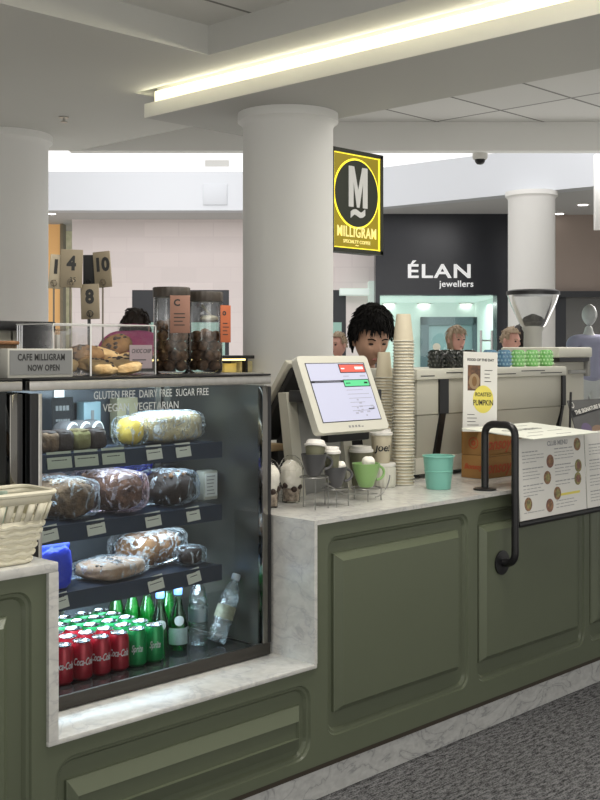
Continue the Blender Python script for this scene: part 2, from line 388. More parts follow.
# ================================================================== MALL BEYOND (local x = right, y = depth)
def mbox(mb, p0, p1, d0, d1, z0, z1, m=0, bev=0):
    return mb.box((p0 - 300) / FPX * d0, (p1 - 300) / FPX * d0, d0, d1, z0, z1, bev, m)
def zat(py, d): return H + (HY - py) * d / FPX
PINKB = tile_mat('pale_pink_brick', (.84, .76, .745), (.79, .71, .70), .46, .20, .008, axis='XZ', offset=.5)
mb = MB(); D = 15.0
def wallpiece(mb, p0, p1, z0, z1, m=0): mbox(mb, p0, p1, D, D + .25, z0, z1, m)
wallpiece(mb, 72, 132, 0, 3.3); wallpiece(mb, 132, 229, zat(290, D), 3.3); wallpiece(mb, 229, 262, 0, 3.3); wallpiece(mb, 262, 346, zat(290, D), 3.3); wallpiece(mb, 346, 380, 0, 3.3)
struct(mb, 'wall_back', PINKB, PHI)
SHOPDK = mat('shop_dark', (.03, .032, .038), .4)
SHOPTEAL = mat('shop_teal_glow', (.50, .66, .60), .5, emit=((.55, .80, .70), .35))  # light inside the shops put in as a glowing teal panel
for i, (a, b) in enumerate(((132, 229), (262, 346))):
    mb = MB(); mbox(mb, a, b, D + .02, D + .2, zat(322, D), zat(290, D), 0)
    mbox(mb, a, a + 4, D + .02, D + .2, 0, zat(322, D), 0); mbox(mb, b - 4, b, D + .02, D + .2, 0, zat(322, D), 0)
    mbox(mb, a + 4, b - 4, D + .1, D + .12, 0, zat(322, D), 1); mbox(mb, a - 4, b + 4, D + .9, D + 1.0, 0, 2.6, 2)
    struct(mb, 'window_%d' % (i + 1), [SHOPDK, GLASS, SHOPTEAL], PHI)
# opening beside the far left column, its warm light put into colour and glow
ORW = mat('warm_wall_glow', (.70, .42, .18), .7, emit=((1, .55, .2), .25)); GRN = mat('planting_glow', (.30, .34, .16), .8, var=(5, (.75, .72, .55)), emit=((.6, .6, .45), .2))
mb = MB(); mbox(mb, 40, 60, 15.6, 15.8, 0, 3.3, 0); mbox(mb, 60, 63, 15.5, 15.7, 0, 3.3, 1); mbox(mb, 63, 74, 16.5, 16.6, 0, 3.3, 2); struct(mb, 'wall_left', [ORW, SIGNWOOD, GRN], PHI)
# fascia around the atrium and soffit behind it
mb = MB(); zf0, zf1 = 3.23, 3.71
mb.prism([(-9, 14), (.62, 14), (.62, 14.25), (-9, 14.25)], zf0, zf1)
mb.prism([(.62, 14), (6.2, 9.35), (6.4, 9.55), (.62, 14.25)], zf0, zf1)
FASC = mat('fascia_paint', (.60, .62, .655), .6)
struct(mb, 'trim_2', FASC, PHI)
mb = MB(); mb.prism([(-9, 14.2), (.62, 14.2), (6.4, 9.5), (9, 11), (9, 18), (-9, 18)], zf0 + .005, zf0 + .3)
struct(mb, 'ceiling_mall', mat('mall_soffit', (.55, .55, .55), .8), PHI)
mb = MB(); mb.box(-12, 14, 18.2, 18.4, 3.4, 9)
mbox(mb, 205, 229, 18.15, 18.2, zat(166, 18.15), zat(160, 18.15), 1)
struct(mb, 'wall_upper', [mat('upper_wall_glow', (.88, .88, .88), .8, emit=((1, 1, 1), .45)), WHITE], PHI)  # daylight on this wall partly put in as its own glow
struct(MB().box((203 - 300) / FPX * 13.98, (227 - 300) / FPX * 13.98, 13.985, 14.0, zat(205, 14), zat(184, 14), .004), 'trim_3', mat('access_panel', (.57, .59, .625), .6), PHI)
# jewellers' shop front
D = 14.4; ZFAS = zat(295, D)
ELB = mat('black_fascia', (.022, .024, .032), .25, var=(1.2, .3))
mb = MB(); mbox(mb, 375.5, 508, D, D + .3, ZFAS, 3.236, 0); mbox(mb, 497, 508, D, D + .3, 0, ZFAS, 0); mbox(mb, 375.5, 380, D, D + .3, 0, ZFAS, 0)
struct(mb, 'wall_jeweller', ELB, PHI)
TEALW = mat('teal_wall_glow', (.66, .76, .71), .6, emit=((.66, .80, .73), .22))  # shop lighting partly put in as glow of walls and ceiling
TEALC = mat('teal_ceiling_glow', (.72, .82, .77), .6, emit=((.78, .92, .86), .30))
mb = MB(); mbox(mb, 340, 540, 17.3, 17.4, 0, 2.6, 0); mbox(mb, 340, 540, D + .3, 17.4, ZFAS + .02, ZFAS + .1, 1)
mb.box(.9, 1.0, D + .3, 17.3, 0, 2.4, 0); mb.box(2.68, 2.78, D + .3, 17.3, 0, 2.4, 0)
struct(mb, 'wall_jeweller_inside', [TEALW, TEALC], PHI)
struct(mbox(MB(), 380, 497, D + .1, D + .12, 0, ZFAS), 'window_3', GLASS, PHI)
t = thing('inner_door', 'dark grey framed inner doorway inside the teal lit jewellery shop', 'door', mall((450 - 300) / FPX * 17.2, 17.2), rz=PHI)  # framed inner doorway at the back of the shop
def localpart(name, mb, mats, t):
    o = mb.build(name, mats); o.parent = t; return o
w = 22 / FPX * 17.2
mb = MB(); mb.box(-w - .12, -w, -.1, 0, 0, 2.0).box(w, w + .12, -.1, 0, 0, 2.0).box(-w - .12, w + .12, -.1, 0, 1.88, 2.0); localpart('frame', mb, mat('grey_frame', (.10, .14, .16), .5), t)
localpart('door_panel', MB().box(-w, w, -.05, 0, 0, 1.88), mat('teal_grey_panel', (.25, .36, .38), .4), t)
t = thing('pull_handle', 'pair of slim steel pull bars on the jewellery shop glass', 'door handle', mall((487 - 300) / FPX * D, D + .08), rz=PHI)
for sx in (-.07, .07): localpart('bar', MB().tube([(sx, -.03, .9), (sx, -.03, 1.75)], .016), CHROME, t)
for zz in (1.05, 1.62): localpart('bracket', MB().tube([(-.07, -.03, zz), (.07, -.03, zz)], .01), CHROME, t)
# lettering of the shop sign
t = thing('shop_sign', 'white lettering of the jewellers on its black fascia', 'sign', mall((439 - 300) / FPX * D, D, zat(272, D)), rz=PHI)
SGN = mat('sign_white', (.75, .75, .75), .4, emit=((1, 1, 1), .35))
RT = Matrix.Rotation(PI / 2, 4, 'X')
mb = MB(); mb.text('\u00c9LAN', .245, Matrix.Translation((0, -.02, 0)) @ RT, off=.004, sx=1.30, ext=.015, space=1.12); localpart('name_lettering', mb, SGN, t)
mb = MB(); mb.text('jewellers', .115, Matrix.Translation((.22, -.02, -.155)) @ RT, off=.001, ext=.01, space=1.05); localpart('trade_lettering', mb, SGN, t)
# neighbouring clothes shop
BEI = mat('brown_panel', (.36, .29, .25), .6, var=(.8, .08))
mb = MB(); mbox(mb, 505, 700, D + .1, D + .4, zat(293, D), 3.236, 0); mbox(mb, 505, 566, D + .12, D + .4, 0, zat(293, D), 1)
mbox(mb, 500, 700, D + .02, D + .1, zat(297, D), zat(291, D), 1)
struct(mb, 'wall_right', [BEI, SHOPDK], PHI)
struct(mbox(mbox(MB(), 540, 720, 17.4, 17.5, 0, 2.6), 540, 720, D + .4, 17.5, 2.5, 2.6), 'wall_right_inside', mat('dim_shop', (.10, .09, .085), .6), PHI)
struct(mbox(MB(), 566, 700, D + .25, D + .27, 0, zat(297, D)), 'window_4', GLASS, PHI)
# ceiling downlights of the mall
LAMP = mat('downlight', (1, 1, 1), .5, emit=((1, .97, .9), 6))
def downlight(px, py, z, label, grp):
    p = atD(px, py, (z - H) * FPX / (HY - py)); t = thing('downlight', label, 'ceiling light', (p.x, p.y, z), grp)
    MB().lathe([(.07, -.012), (.085, -.006), (.085, 0)], (p.x, p.y, z), 20).build('rim', WHITE, t); MB().lathe([(.06, -.014), (.06, -.010)], (p.x, p.y, z), 20).build('lens', LAMP, t)
downlight(583, 204, 3.234, 'round ceiling downlight nearest the brown clothes shop wall', 'mall downlights')
downlight(559, 213, 3.234, 'round ceiling downlight just beside the far white column', 'mall downlights')
downlight(51, 213, 3.234, 'round ceiling downlight over the warm lit opening', 'mall downlights')
for px, l in ((389, 'jewellery shop ceiling spot nearest the barista'), (424, 'jewellery shop ceiling spot second from the barista'), (466, 'jewellery shop ceiling spot above the woman in the mall'), (486, 'jewellery shop ceiling spot nearest the black pilaster')):
    zz = ZFAS + .018; d = (zz - H) * FPX / (HY - 303); p = atD(px, 303, d); t = thing('ceiling_spot', l, 'ceiling light', (p.x, p.y, zz), 'jewellery shop ceiling spots')
    MB().lathe([(.10, -.02), (.12, 0)], (p.x, p.y, zz), 18).build('rim', WHITE, t); MB().lathe([(.085, -.026), (.085, -.02)], (p.x, p.y, zz), 18).build('lens', LAMP, t)
p = atD(604, 192, 10.5); t = thing('hanging_sign', 'white rectangular panel hanging from the mall ceiling edge', 'hanging sign', (p.x, p.y, zat(230, 10.5)), rz=PHI)
localpart('panel', MB().box(-.09, .35, -.03, .03, 0, .70, .006), WHITE, t)
localpart('hanger', MB().tube([(0, 0, .70), (0, 0, .9)], .008), STEEL, t); localpart('hanger', MB().tube([(.28, 0, .70), (.28, 0, .9)], .008), STEEL, t)

# ---- blade sign on the centre column
YS = 4.61; x0, x1 = XY(332, YS), XY(381.5, YS); zt, zb = onY(333, 147, YS).z, onY(333, 250.5, YS).z; xm = (x0 + x1) / 2; zm = (zt + zb) / 2
t = thing('blade_sign', 'yellow glowing square cafe sign with a dark oval on the column', 'sign', (x0, YS, zb))
FR = mat('sign_frame', (.03, .032, .02), .5); YEL = mat('sign_yellow', (.30, .23, .01), .5, var=(3, .25), emit=((.62, .46, .005), .22)); YEH = mat('sign_glow_edge', (.9, .8, .05), .5, emit=((1, .85, .06), .9)); SD = mat('sign_dark', (.025, .03, .018), .5)
SW = mat('sign_letter_white', (.6, .6, .58), .5, emit=((1, 1, .95), .12)); SY = mat('sign_letter_cream', (.8, .7, .25), .5, emit=((1, .9, .35), .55))
MB().box(x0, x1, YS, YS + .10, zb, zt).build('frame', FR, t)
mb = MB(); fw = .022; mb.box(x0 - .001, x1 + .004, YS - .012, YS, zt - fw, zt + .003).box(x0 - .001, x1 + .004, YS - .012, YS, zb - .003, zb + fw).box(x0 - .001, x0 + fw * .4, YS - .012, YS, zb, zt).box(x1 - fw, x1 + .004, YS - .012, YS, zb, zt); mb.build('rim', FR, t)
MB().box(x0 + .008, x1 - fw, YS - .003, YS - .001, zb + fw, zt - fw).build('face', YEL, t)
mb = MB(); g = .014
mb.box(x1 - fw - g, x1 - fw, YS - .006, YS - .003, zb + fw, zt - fw).box(x0 + .008, x0 + .008 + g * .6, YS - .006, YS - .003, zb + fw, zt - fw).box(x0 + .008, x1 - fw, YS - .006, YS - .003, zb + fw, zb + fw + g * .5).box(x0 + .008, x1 - fw, YS - .006, YS - .003, zt - fw - g * .5, zt - fw)
ox, oz, orx, orz = xm - .014, zm + .05, (x1 - x0) * .43, .205
mb.loops([[(ox + orx * k * math.cos(a), y, oz + orz * k * math.sin(a)) for a in [2 * PI * j / 48 for j in range(48)]] for k, y in ((1.06, -.0035 + YS), (1.06, YS - .006), (1.0, YS - .006), (1.0, YS - .0035))], cap1=False)
mb.build('light_edge', YEH, t)
MB().loops([[(ox + orx * math.cos(a), y, oz + orz * math.sin(a)) for a in [2 * PI * j / 48 for j in range(48)]] for y in (YS - .003, YS - .010)], cap0=True).build('oval', SD, t)
mb = MB(); mh, mw, sw = .125, .088, .044
MM = FRONT((ox + .008, YS - .0105, oz + .040))
mb.prism([(-mw, -mh), (-mw + sw, -mh), (-mw + sw, mh * .25), (-.012, -mh), (.012, -mh), (mw - sw, mh * .25), (mw - sw, -mh), (mw, -mh), (mw, mh), (mw - sw - .006, mh), (0, -mh * .15), (-mw + sw + .006, mh), (-mw, mh)], 0, .003, mx=MM)
mb.text('~', .22, FRONT((ox + .005, YS - .012, oz - .115)), off=.008, sx=1.0, ext=.003)
mb.build('letter', SW, t)
mb = MB(); mb.text('MILLIGRAM', .092, FRONT((xm - .01, YS - .006, zb + .122)), off=.0012, sx=.74, ext=.002, space=1.1); mb.text('SPECIALTY COFFEE', .03, FRONT((xm - .01, YS - .006, zb + .064)), sx=1.0, ext=.002); mb.text('~', .05, FRONT((xm - .01, YS - .006, zb + .045)), ext=.002); mb.build('name_lettering', SY, t)
MB().box(4.90, x0 + .02, YS + .03, YS + .06, zt - .12, zt - .08).box(4.90, x0 + .02, YS + .03, YS + .06, zb + .08, zb + .12).build('bracket', FR, t)

# ================================================================== COUNTER
XN0, XN1, ZW = 1.704, 2.692, .94
def counter_unit(x0, x1, z1, rec, rais, label, panels_lab=None, zb=.13, depth=.5, ez=None, rad=.045):
    t = thing('counter_unit', label, 'counter', ((x0 + x1) / 2, Y0, zb), 'green counter units')
    n = 6; L = [rr(x0, x1, zb, z1, .0008, Y0 + depth, n), rr(x0, x1, zb, z1, .0008, Y0, n)]
    a, b, c, d = rec
    L += [rr(a, b, c, d, rad, Y0, n), rr(a + .004, b - .004, c + .004, d - .004, rad, Y0 + .007, n), rr(a + .012, b - .012, c + .012, d - .012, rad - .006, Y0 + .008, n), rr(a + .02, b - .02, c + .02, d - .02, rad - .012, Y0 + .018, n)]
    MB().loops(L, cap0=True).build('body', GREEN, t)
    a, b, c, d = rais; e = .024; ez = ez or e
    L = [rr(a, b, c, d, .0008, Y0 + .019, 2), rr(a, b, c, d, .0008, Y0 + .008, 2), rr(a + .004, b - .004, c + .004, d - .004, .0008, Y0 + .006, 2), rr(a + e, b - e, c + ez, d - ez, .0008, Y0 - .014, 2)]
    if ez > e: L.append(rr(a + e + .004, b - e - .004, c + ez + .002, d - ez - .002, .0008, Y0 - .004, 2))
    MB().loops(L).build('raised_panel', GREEN, t)
    MB().box(x0, x1, Y0 + .012, Y0 + .04, zb - .022, zb).build('bottom_strip', DARKBROWN, t)
    return t
RZ = (.208, .876); PZ = (.283, .816)
counter_unit(.80, 1.676, ZW - .025, (.845, 1.629, *RZ), (.90, 1.562, *PZ), 'green panelled counter unit under the white woven basket')
counter_unit(1.676, 2.706, .455, (1.70, 2.685, .165, .412), (1.742, 2.640, .205, .345), 'low green panelled counter unit under the cake display fridge', rad=.06, ez=.042)
counter_unit(2.706, 3.593, ZW - .015, (2.765, 3.563, *RZ), (2.805, 3.505, *PZ), 'green panelled counter unit beneath the till screen')
counter_unit(3.593, 4.450, ZW - .015, (3.622, 4.428, *RZ), (3.642, 4.368, *PZ), 'green panelled counter unit behind the black bent handrail')
counter_unit(4.450, 5.595, ZW - .015, (4.471, 5.285, *RZ), (4.492, 5.225, *PZ), 'green panelled counter unit beyond the hanging food menus')
MB().box(.6, 5.58, Y0 + .035, Y0 + .10, 0, .118).build('marble_plinth', MARBLE_D, origin=(3.4, Y0 + .05, 0), label='pale veined marble plinth along the foot of the green counter', cat='plinth')
MB().box(.55, 1.704, Y0 - .012, 3.45, ZW - .026, ZW, .003).build('marble_worktop', MARBLE, origin=(1.1, 2.9, ZW - .026), label='short marble worktop beneath the white woven basket', cat='worktop')
YB = 3.66
MB().prism([(2.692, Y0 - .010), (5.60, Y0 - .010), (5.60, YB), (4.85, YB), (4.85, 3.42), (2.692, 3.42)], ZW - .015, ZW).build('marble_worktop', MARBLE, origin=(4.5, 3.1, ZW - .015), label='long marble worktop carrying the till and the coffee machine', cat='worktop')
t = thing('marble_surround', 'marble ledge and side slabs framing the display fridge in the counter', 'worktop', (2.2, Y0, .455))
MB().box(XN0 - .03, XN1 + .014, Y0 - .010, 3.42, .455, .47, .003).build('ledge', MARBLE, t)
MB().box(XN1, XN1 + .014, Y0 - .010, 3.42, .47, ZW - .015).build('side_slab', MARBLE, t)
MB().box(XN0 - .03, XN0, Y0 - .012, 3.42, .47, ZW - .026).build('side_slab', MARBLE, t)

# ================================================================== DISPLAY FRIDGES
YC, ZC0, ZC1 = 2.725, .472, 1.420
SHZ = (1.190, .980, .778); DECK = .497
CINT = mat('fridge_interior', (.26, .255, .22), .22, .35, var=(3, .5)); CBACK = mat('fridge_back_door', (.17, .19, .21), .25, var=(3, (.08, .09, .11)))
LED = mat('fridge_led', (1, 1, 1), .5, emit=((.72, .90, 1), 3.2))
BRONZE = mat('dark_bronze_trim', (.06, .055, .048), .35, .6)
DKCHR = mat('dark_chrome', (.22, .21, .19), .12, 1.0)
DKDECK = mat('dark_glossy_deck', (.06, .065, .07), .12, .8)
def fridge(x0, x1, label, y1=3.32, leds=True, ZC0=ZC0, DECK=DECK, SHZ=SHZ):
    t = thing('display_fridge', label, 'display fridge', ((x0 + x1) / 2, YC, ZC0))
    MB().box(x0, x1, YC + .004, y1, ZC0, DECK - .006, .003).build('base', BLACK, t)
    MB().box(x0 + .03, x1 - .03, YC + .03, y1 - .03, DECK - .006, DECK).build('deck', DKDECK, t)
    MB().box(x0, x1, YC, YC + .012, ZC0 + .002, ZC0 + .042, .003).build('bottom_rail', BRONZE, t)
    MB().box(x0, x1, YC - .002, y1, ZC1 - .006, ZC1, .002).build('top_glass', BLACK, t)
    MB().box(x0, x1, YC - .002, YC + .02, ZC1 - .034, ZC1 - .007, .002).build('top_rail', STEEL, t)
    MB().box(x0 + .02, x1 - .02, YC + .02, y1 - .02, ZC1 - .035, ZC1 - .007).build('canopy', mat('fridge_canopy', (.05, .05, .05), .6), t)
    MB().quad((x0 + .040, YC + .006, ZC0 + .040), (x1 - .045, YC + .006, ZC0 + .040), (x1 - .045, YC + .006, ZC1 - .034), (x0 + .040, YC + .006, ZC1 - .034)).build('front_pane', CASEGL, t)
    for a, b, m in ((x0, x0 + .028, BLACK), (x0 + .028, x0 + .040, STEEL), (x1 - .040, x1 - .016, DKCHR), (x1 - .016, x1, BLACK)):
        MB().box(a, b, YC - .003, YC + .022, ZC0 + .042, ZC1 - .042, .002).build('front_post', m, t)
    MB().box(x0, x0 + .01, YC + .02, y1, DECK, ZC1 - .04).build('side_panel', GLASS, t)
    MB().box(x1 - .012, x1, YC + .02, y1, DECK, ZC1 - .04).build('side_panel', CINT, t)
    MB().box(x0 + .01, x1 - .01, y1 - .02, y1, DECK, ZC1 - .04).build('back_panel', CINT, t)
    w = (x1 - x0) / 2
    for i in (0, 1):
        a = x0 + .02 + i * (w - .02)
        d = MB().box(a, a + w - .02, y1 - .045 + .014 * i, y1 - .035 + .014 * i, DECK + .01, ZC1 - .05).build('sliding_door', CBACK, t)
        MB().box(a, a + .025, y1 - .049 + .014 * i, y1 - .045 + .014 * i, DECK + .01, ZC1 - .05).box(a + w - .045, a + w - .02, y1 - .049 + .014 * i, y1 - .045 + .014 * i, DECK + .01, ZC1 - .05).build('door_stile', STEEL, d)
    for z, dp in zip(SHZ, (.30, .26, .22)):
        s_ = MB().box(x0 + .03, x1 - .13, 2.832, y1 - .06, z - .012, z, .002).build('shelf', DARKSTEEL, t)
        MB().box(x0 + .03, x1 - .13, 2.826, 2.832, z - .050, z + .003).build('ticket_rail', DARKSTEEL, s_)
    if leds:
        MB().box(x0 + .06, x1 - .06, YC + .05, YC + .065, ZC1 - .0352, ZC1 - .034).build('light_strip', LED, t)
        for z in SHZ: MB().box(x0 + .06, x1 - .16, 2.845, 2.857, z - .022, z - .013).build('light_strip', LED, t)
    return t
FX0, FX1 = 1.735, 2.675
fr1 = fridge(FX0, FX1, 'black framed glass display fridge full of cakes and cold drinks')
# chalk lettering on the pane
mb = MB(); CHALK = mat('white_marker', (.50, .52, .50), .8)
mb.text('GLUTEN FREE  DAIRY FREE  SUGAR FREE', .033, FRONT((2.175, YC + .0015, 1.366)), sx=.75, ext=.0002)
mb.text('VEGAN  VEGETARIAN', .033, FRONT((2.13, YC + .0015, 1.328)), sx=.9, ext=.0002)
mb.build('marker_lettering', CHALK, fr1)
fr2 = fridge(.78, 1.712, 'black framed display cabinet partly hidden behind the woven basket', leds=False, ZC0=ZW + .002, DECK=.985, SHZ=SHZ[:1])

# ================================================================== FOOD AND DRINK IN THE FRIDGE
def loaf_fn(pw=3.0, amp=.06, sc=2.2, seed=0, ridge=0):
    def f(v):
        n = (abs(v.x) ** pw + abs(v.y) ** pw + abs(v.z) ** pw) ** (-1 / pw) if pw else 1
        w = Vector(v) * n
        k = 1 + nz(w, sc, amp, seed)
        if ridge: k += ridge * math.sin(w.x * 14) * max(0, .6 + w.z)
        return w * k
    return f
def crumple(amp=.09, sc=3.4, seed=0):
    def f(v):
        n = (abs(v.x) ** 4 + abs(v.y) ** 4 + abs(v.z) ** 4) ** -.25
        w = Vector(v) * n
        return w * (1 + nz(w, sc, amp, seed) + .5 * nz(w, sc * 2.3, amp, seed + 3))
    return f
def wrapped(name, label, c, r, m, cat, seed, film_=None, rz=0, wr=1.06, pw=3.2, ridge=0, top=None, group='wrapped cakes and breads in the fridge', amp=.06):
    """baked item on a shelf: c = centre of its underside"""
    film_ = film_ or WRAP
    t = thing(name, label, cat, c, group); cc = (c[0], c[1], c[2] + r[2])
    R = rotz(rz, c)
    ms = [m] + ([top] if top else [])
    mb = MB(); mb.ell(cc, r, 34, 22, fn=loaf_fn(pw, amp, 2.0, seed, ridge), mx=R)
    if top:
        for k in range(26):
            a, q = random.uniform(-.85, .85), random.uniform(-.75, .75); s_ = random.uniform(.004, .009)
            h = (1 - abs(a) ** pw * .35 - abs(q) ** pw * .35)
            mb.ell((cc[0] + a * r[0], cc[1] + q * r[1], cc[2] + r[2] * h * .97), (s_, s_, s_ * .7), 6, 4, 1, mx=R)
    mb.build('cake' if cat != 'bread' else 'bread', ms, t)
    if film_ is not None:
        MB().ell((cc[0], cc[1], cc[2] + .002), (r[0] * wr + .006, r[1] * wr + .006, r[2] * wr), 48, 30, fn=crumple(.05, 3.2, seed), mx=R).build('wrapping', film_, t)
    return t
zU, zM, zL = (z + .002 for z in SHZ)
def sx_(px, Y): return XY(px, Y)
SEED = mat('pale_seeds', (.36, .26, .17), .7)
# middle shelf
wrapped('rye_loaf', 'dark seeded loaf in clear wrap nearest the woven basket on the middle shelf', (2.0, 2.955, zM), (.068, .098, .060), BREADD, 'bread', 1, rz=.35, amp=.10, pw=2.7, top=SEED)
wrapped('rye_loaf', 'round-ended dark loaf in pinkish clear wrap in the middle of the middle shelf', (2.195, 2.985, zM), (.072, .125, .064), BREADD, 'bread', 2, film('pink_wrap', (.95, .85, .88), (1, .86, .92), .02, .2, bump=(30, .6), ior=1.12, spots=(14, .53, .55)), rz=.1, amp=.09, pw=2.5, ridge=.05, top=SEED)
t = wrapped('pastry_pack', 'pack of dark chocolate pastries under blue tinted wrap on the middle shelf', (2.425, 2.97, zM), (.083, .085, .056), CHOC, 'pastry', 4, WRAP, rz=.4, pw=2.4, amp=.16, top=BREAD)
MB().ell((2.355, 3.09, zM + .105), (.085, .045, .055), 34, 22, fn=crumple(.12, 3, 8)).build('blue_wrapping', WRAPB, t)
wrapped('loaf_slice_pack', 'pale sliced sponge in clear wrap tucked behind the dark loaf on the middle shelf', (2.06, 3.13, zM), (.09, .06, .06), mat('pinkish_sponge', (.50, .33, .27), .8, bump=(40, .5)), 'cake', 5, rz=.1)
WRAPW = film('tight_plastic_wrap', (.97, .975, .98), (.9, .95, 1), .0, .2, bump=(30, .6), ior=1.12, spots=(20, .50, .6))
# upper shelf
wrapped('sandwich_pack', 'long pale sandwich tightly wrapped in clear film on the upper shelf', (2.43, 2.98, zU), (.130, .075, .050), mat('white_bread', (.66, .56, .38), .8, var=(16, (.50, .36, .16)), bump=(50, .4)), 'sandwich', 6, WRAPW, rz=.2, pw=5)
wrapped('yellow_muffin', 'yellow muffin in wrap beside the long wrapped sandwich', (2.255, 2.95, zU), (.042, .042, .045), mat('yellow_sponge', (.72, .50, .09), .7, bump=(40, .4)), 'muffin', 7, pw=2.4)
for i, (px, l, m) in enumerate(((46, 'nearest the fridge post', BREADD), (61, 'second from the fridge post', CHOC), (78, 'third from the fridge post', mat('pistachio_square', (.20, .17, .06), .8, bump=(50, .5))), (94, 'nearest the wrapped yellow muffin', CHOC))):
    X = XY(px, 2.93); t = thing('brownie_square', 'dark baked square %s on the upper shelf' % l, 'cake', (X, 2.93, zU), 'brownie squares on the upper shelf')
    MB().ell((X, 2.93, zU + .03), (.031, .036, .03), 20, 14, fn=loaf_fn(5, .08, 2.5, i)).build('cake', m, t)
    MB().ell((X, 2.93, zU + .057), (.027, .03, .008), 16, 8, fn=loaf_fn(3, .2, 3, i + 9)).build('topping', CHOC if i != 2 else mat('seed_topping', (.16, .12, .05), .8, bump=(80, .8)), t)
for i, (px, l) in enumerate(((66, 'nearest the fridge post'), (79, 'in the middle of the row'), (91, 'nearest the black menu card'))):
    X = XY(px, 3.06); t = thing('swirl_roll', 'grey and white swirl roll on the upper shelf, %s' % l, 'pastry', (X, 3.06, zU), 'swirl rolls on the upper shelf')
    mb = MB(); R = frame((X, 3.06, zU + .060), (0, -1, .25), (0, 0, 1))
    prof = [(.0, -.035), (.030, -.033), (.038, -.02), (.04, 0), (.038, .02), (.030, .033), (0, .035)]
    R = frame((X, 3.06, zU + .042), (0, 0, 1), (-1, -.45, 0))
    mb.lathe(prof, n=20, mx=R).build('roll', mat('grey_dough_%d' % i, (.15, .14, .14), .7, bump=(40, .4)), t)
    P = [R @ Vector((.006 + .004 * a, 0, 0)).xyz if False else R @ Vector(((.004 + .0042 * a) * math.cos(a), (.004 + .0042 * a) * math.sin(a), .034 - .0009 * a)) for a in [k * .35 for k in range(24)]]
    MB().tube(P, .005, 6).build('icing_swirl', CREAMF, t)
t = thing('cake_tub', 'ribbed grey takeaway tub at the back of the upper shelf behind the brownies', 'tub', (1.93, 3.12, zU))
prof = [(.058, 0), (.068, .09)]; mb = MB(); mb.loops([[(1.93 + r * (1 + .03 * math.cos(24 * a)) * math.cos(a), 3.12 + r * (1 + .03 * math.cos(24 * a)) * math.sin(a), zU + z) for a in [2 * PI * j / 96 for j in range(96)]] for r, z in prof], sm=True, cap0=True); mb.build('tub', mat('clear_grey_tub', (.34, .34, .33), .35), t)
MB().lathe([(.072, .09), (.072, .10), (.066, .106)], (1.93, 3.12, zU), 30).build('lid', mat('smoky_lid', (.20, .20, .20), .3), t)
# small black and pale cards standing at the back
def card(name, label, cat, c, w, h, m, tilt=.2, rz=0, lines=3, group=None, ink=None, bold=True, origin=None):
    t = thing(name, label, cat, c, group)
    mx = Matrix.Translation(c) @ Matrix.Rotation(rz, 4, 'Z') @ Matrix.Rotation(-tilt, 4, 'X')
    MB().box(-w / 2, w / 2, 0, .0016, 0, h, mx=mx).build('card', m, t)
    mb = MB()
    for k in range(lines):
        ww = w * random.uniform(.42, .7) if k == 0 else w * random.uniform(.5, .78); hh = h * (.11 if k == 0 and bold else .05); z = h * (.70 - .24 * k)
        n = 4 if k == 0 else 6; x = -ww / 2
        for j in range(n):
            a = ww / n * random.uniform(.7, .92); mb.box(x, x + a, -.0006, 0, z, z + hh, mx=mx); x += ww / n
    mb.build('print', ink or INK, t); return t
card('black_menu_card', 'black card standing at the back of the upper shelf behind the pastries', 'card', (2.17, 3.20, zU), .085, .15, BLACKM, .05, lines=4, ink=INKG)
t = thing('card_holder', 'pale upright card holder beside the pastries on the middle shelf', 'card holder', (2.60, 2.95, zM))
MB().box(2.565, 2.628, 2.94, 2.985, zM, zM + .10, .004).build('holder', CREAM, t)
mb = MB(); mb.box(2.57, 2.624, 2.938, 2.94, zM + .012, zM + .092); mb.build('card', PAPER, t)
mb = MB(); [mb.box(2.576, 2.576 + random.uniform(.02, .042), 2.937, 2.938, zM + .02 + .012 * k, zM + .023 + .012 * k) for k in range(6)]; mb.build('print', INKG, t)
for X, w, h, m, l in ((1.99, .10, .15, PAPER, 'white cake box standing at the back of the upper shelf behind the swirl rolls'), (2.29, .07, .13, mat('pale_blue_box', (.34, .50, .55), .4), 'pale blue box at the back of the upper shelf behind the yellow muffin'), (2.44, .09, .14, mat('straw_reflection', (.60, .54, .34), .5, var=(9, .3)), 'straw coloured block standing in for a yellowish reflection behind the long sandwich')):  # the straw block stands in for a yellowish reflection
    t = thing('cake_box', l, 'box', (X, 3.22, zU)); MB().box(X - w / 2, X + w / 2, 3.205, 3.25, zU, zU + h, .002).build('box', m, t); MB().box(X - .006, X + .006, 3.2035, 3.205, zU + h * .5, zU + h * .78).build('mark', INKG, t)
t = thing('clamshell_box', 'clear plastic clamshell at the back of the middle shelf beside the card holder', 'box', (2.49, 3.15, zM))
MB().box(2.40, 2.58, 3.10, 3.23, zM, zM + .11, .008).build('shell', ACRYL, t); MB().box(2.395, 2.585, 3.095, 3.235, zM + .052, zM + .058, .002).build('rim', ACRYL, t)
wrapped('muffin_twin', 'pair-wrapped dark muffin in clear film at the far end of the lower shelf', (2.475, 2.91, zL), (.042, .036, .030), CHOC, 'muffin', 17, pw=2.4)
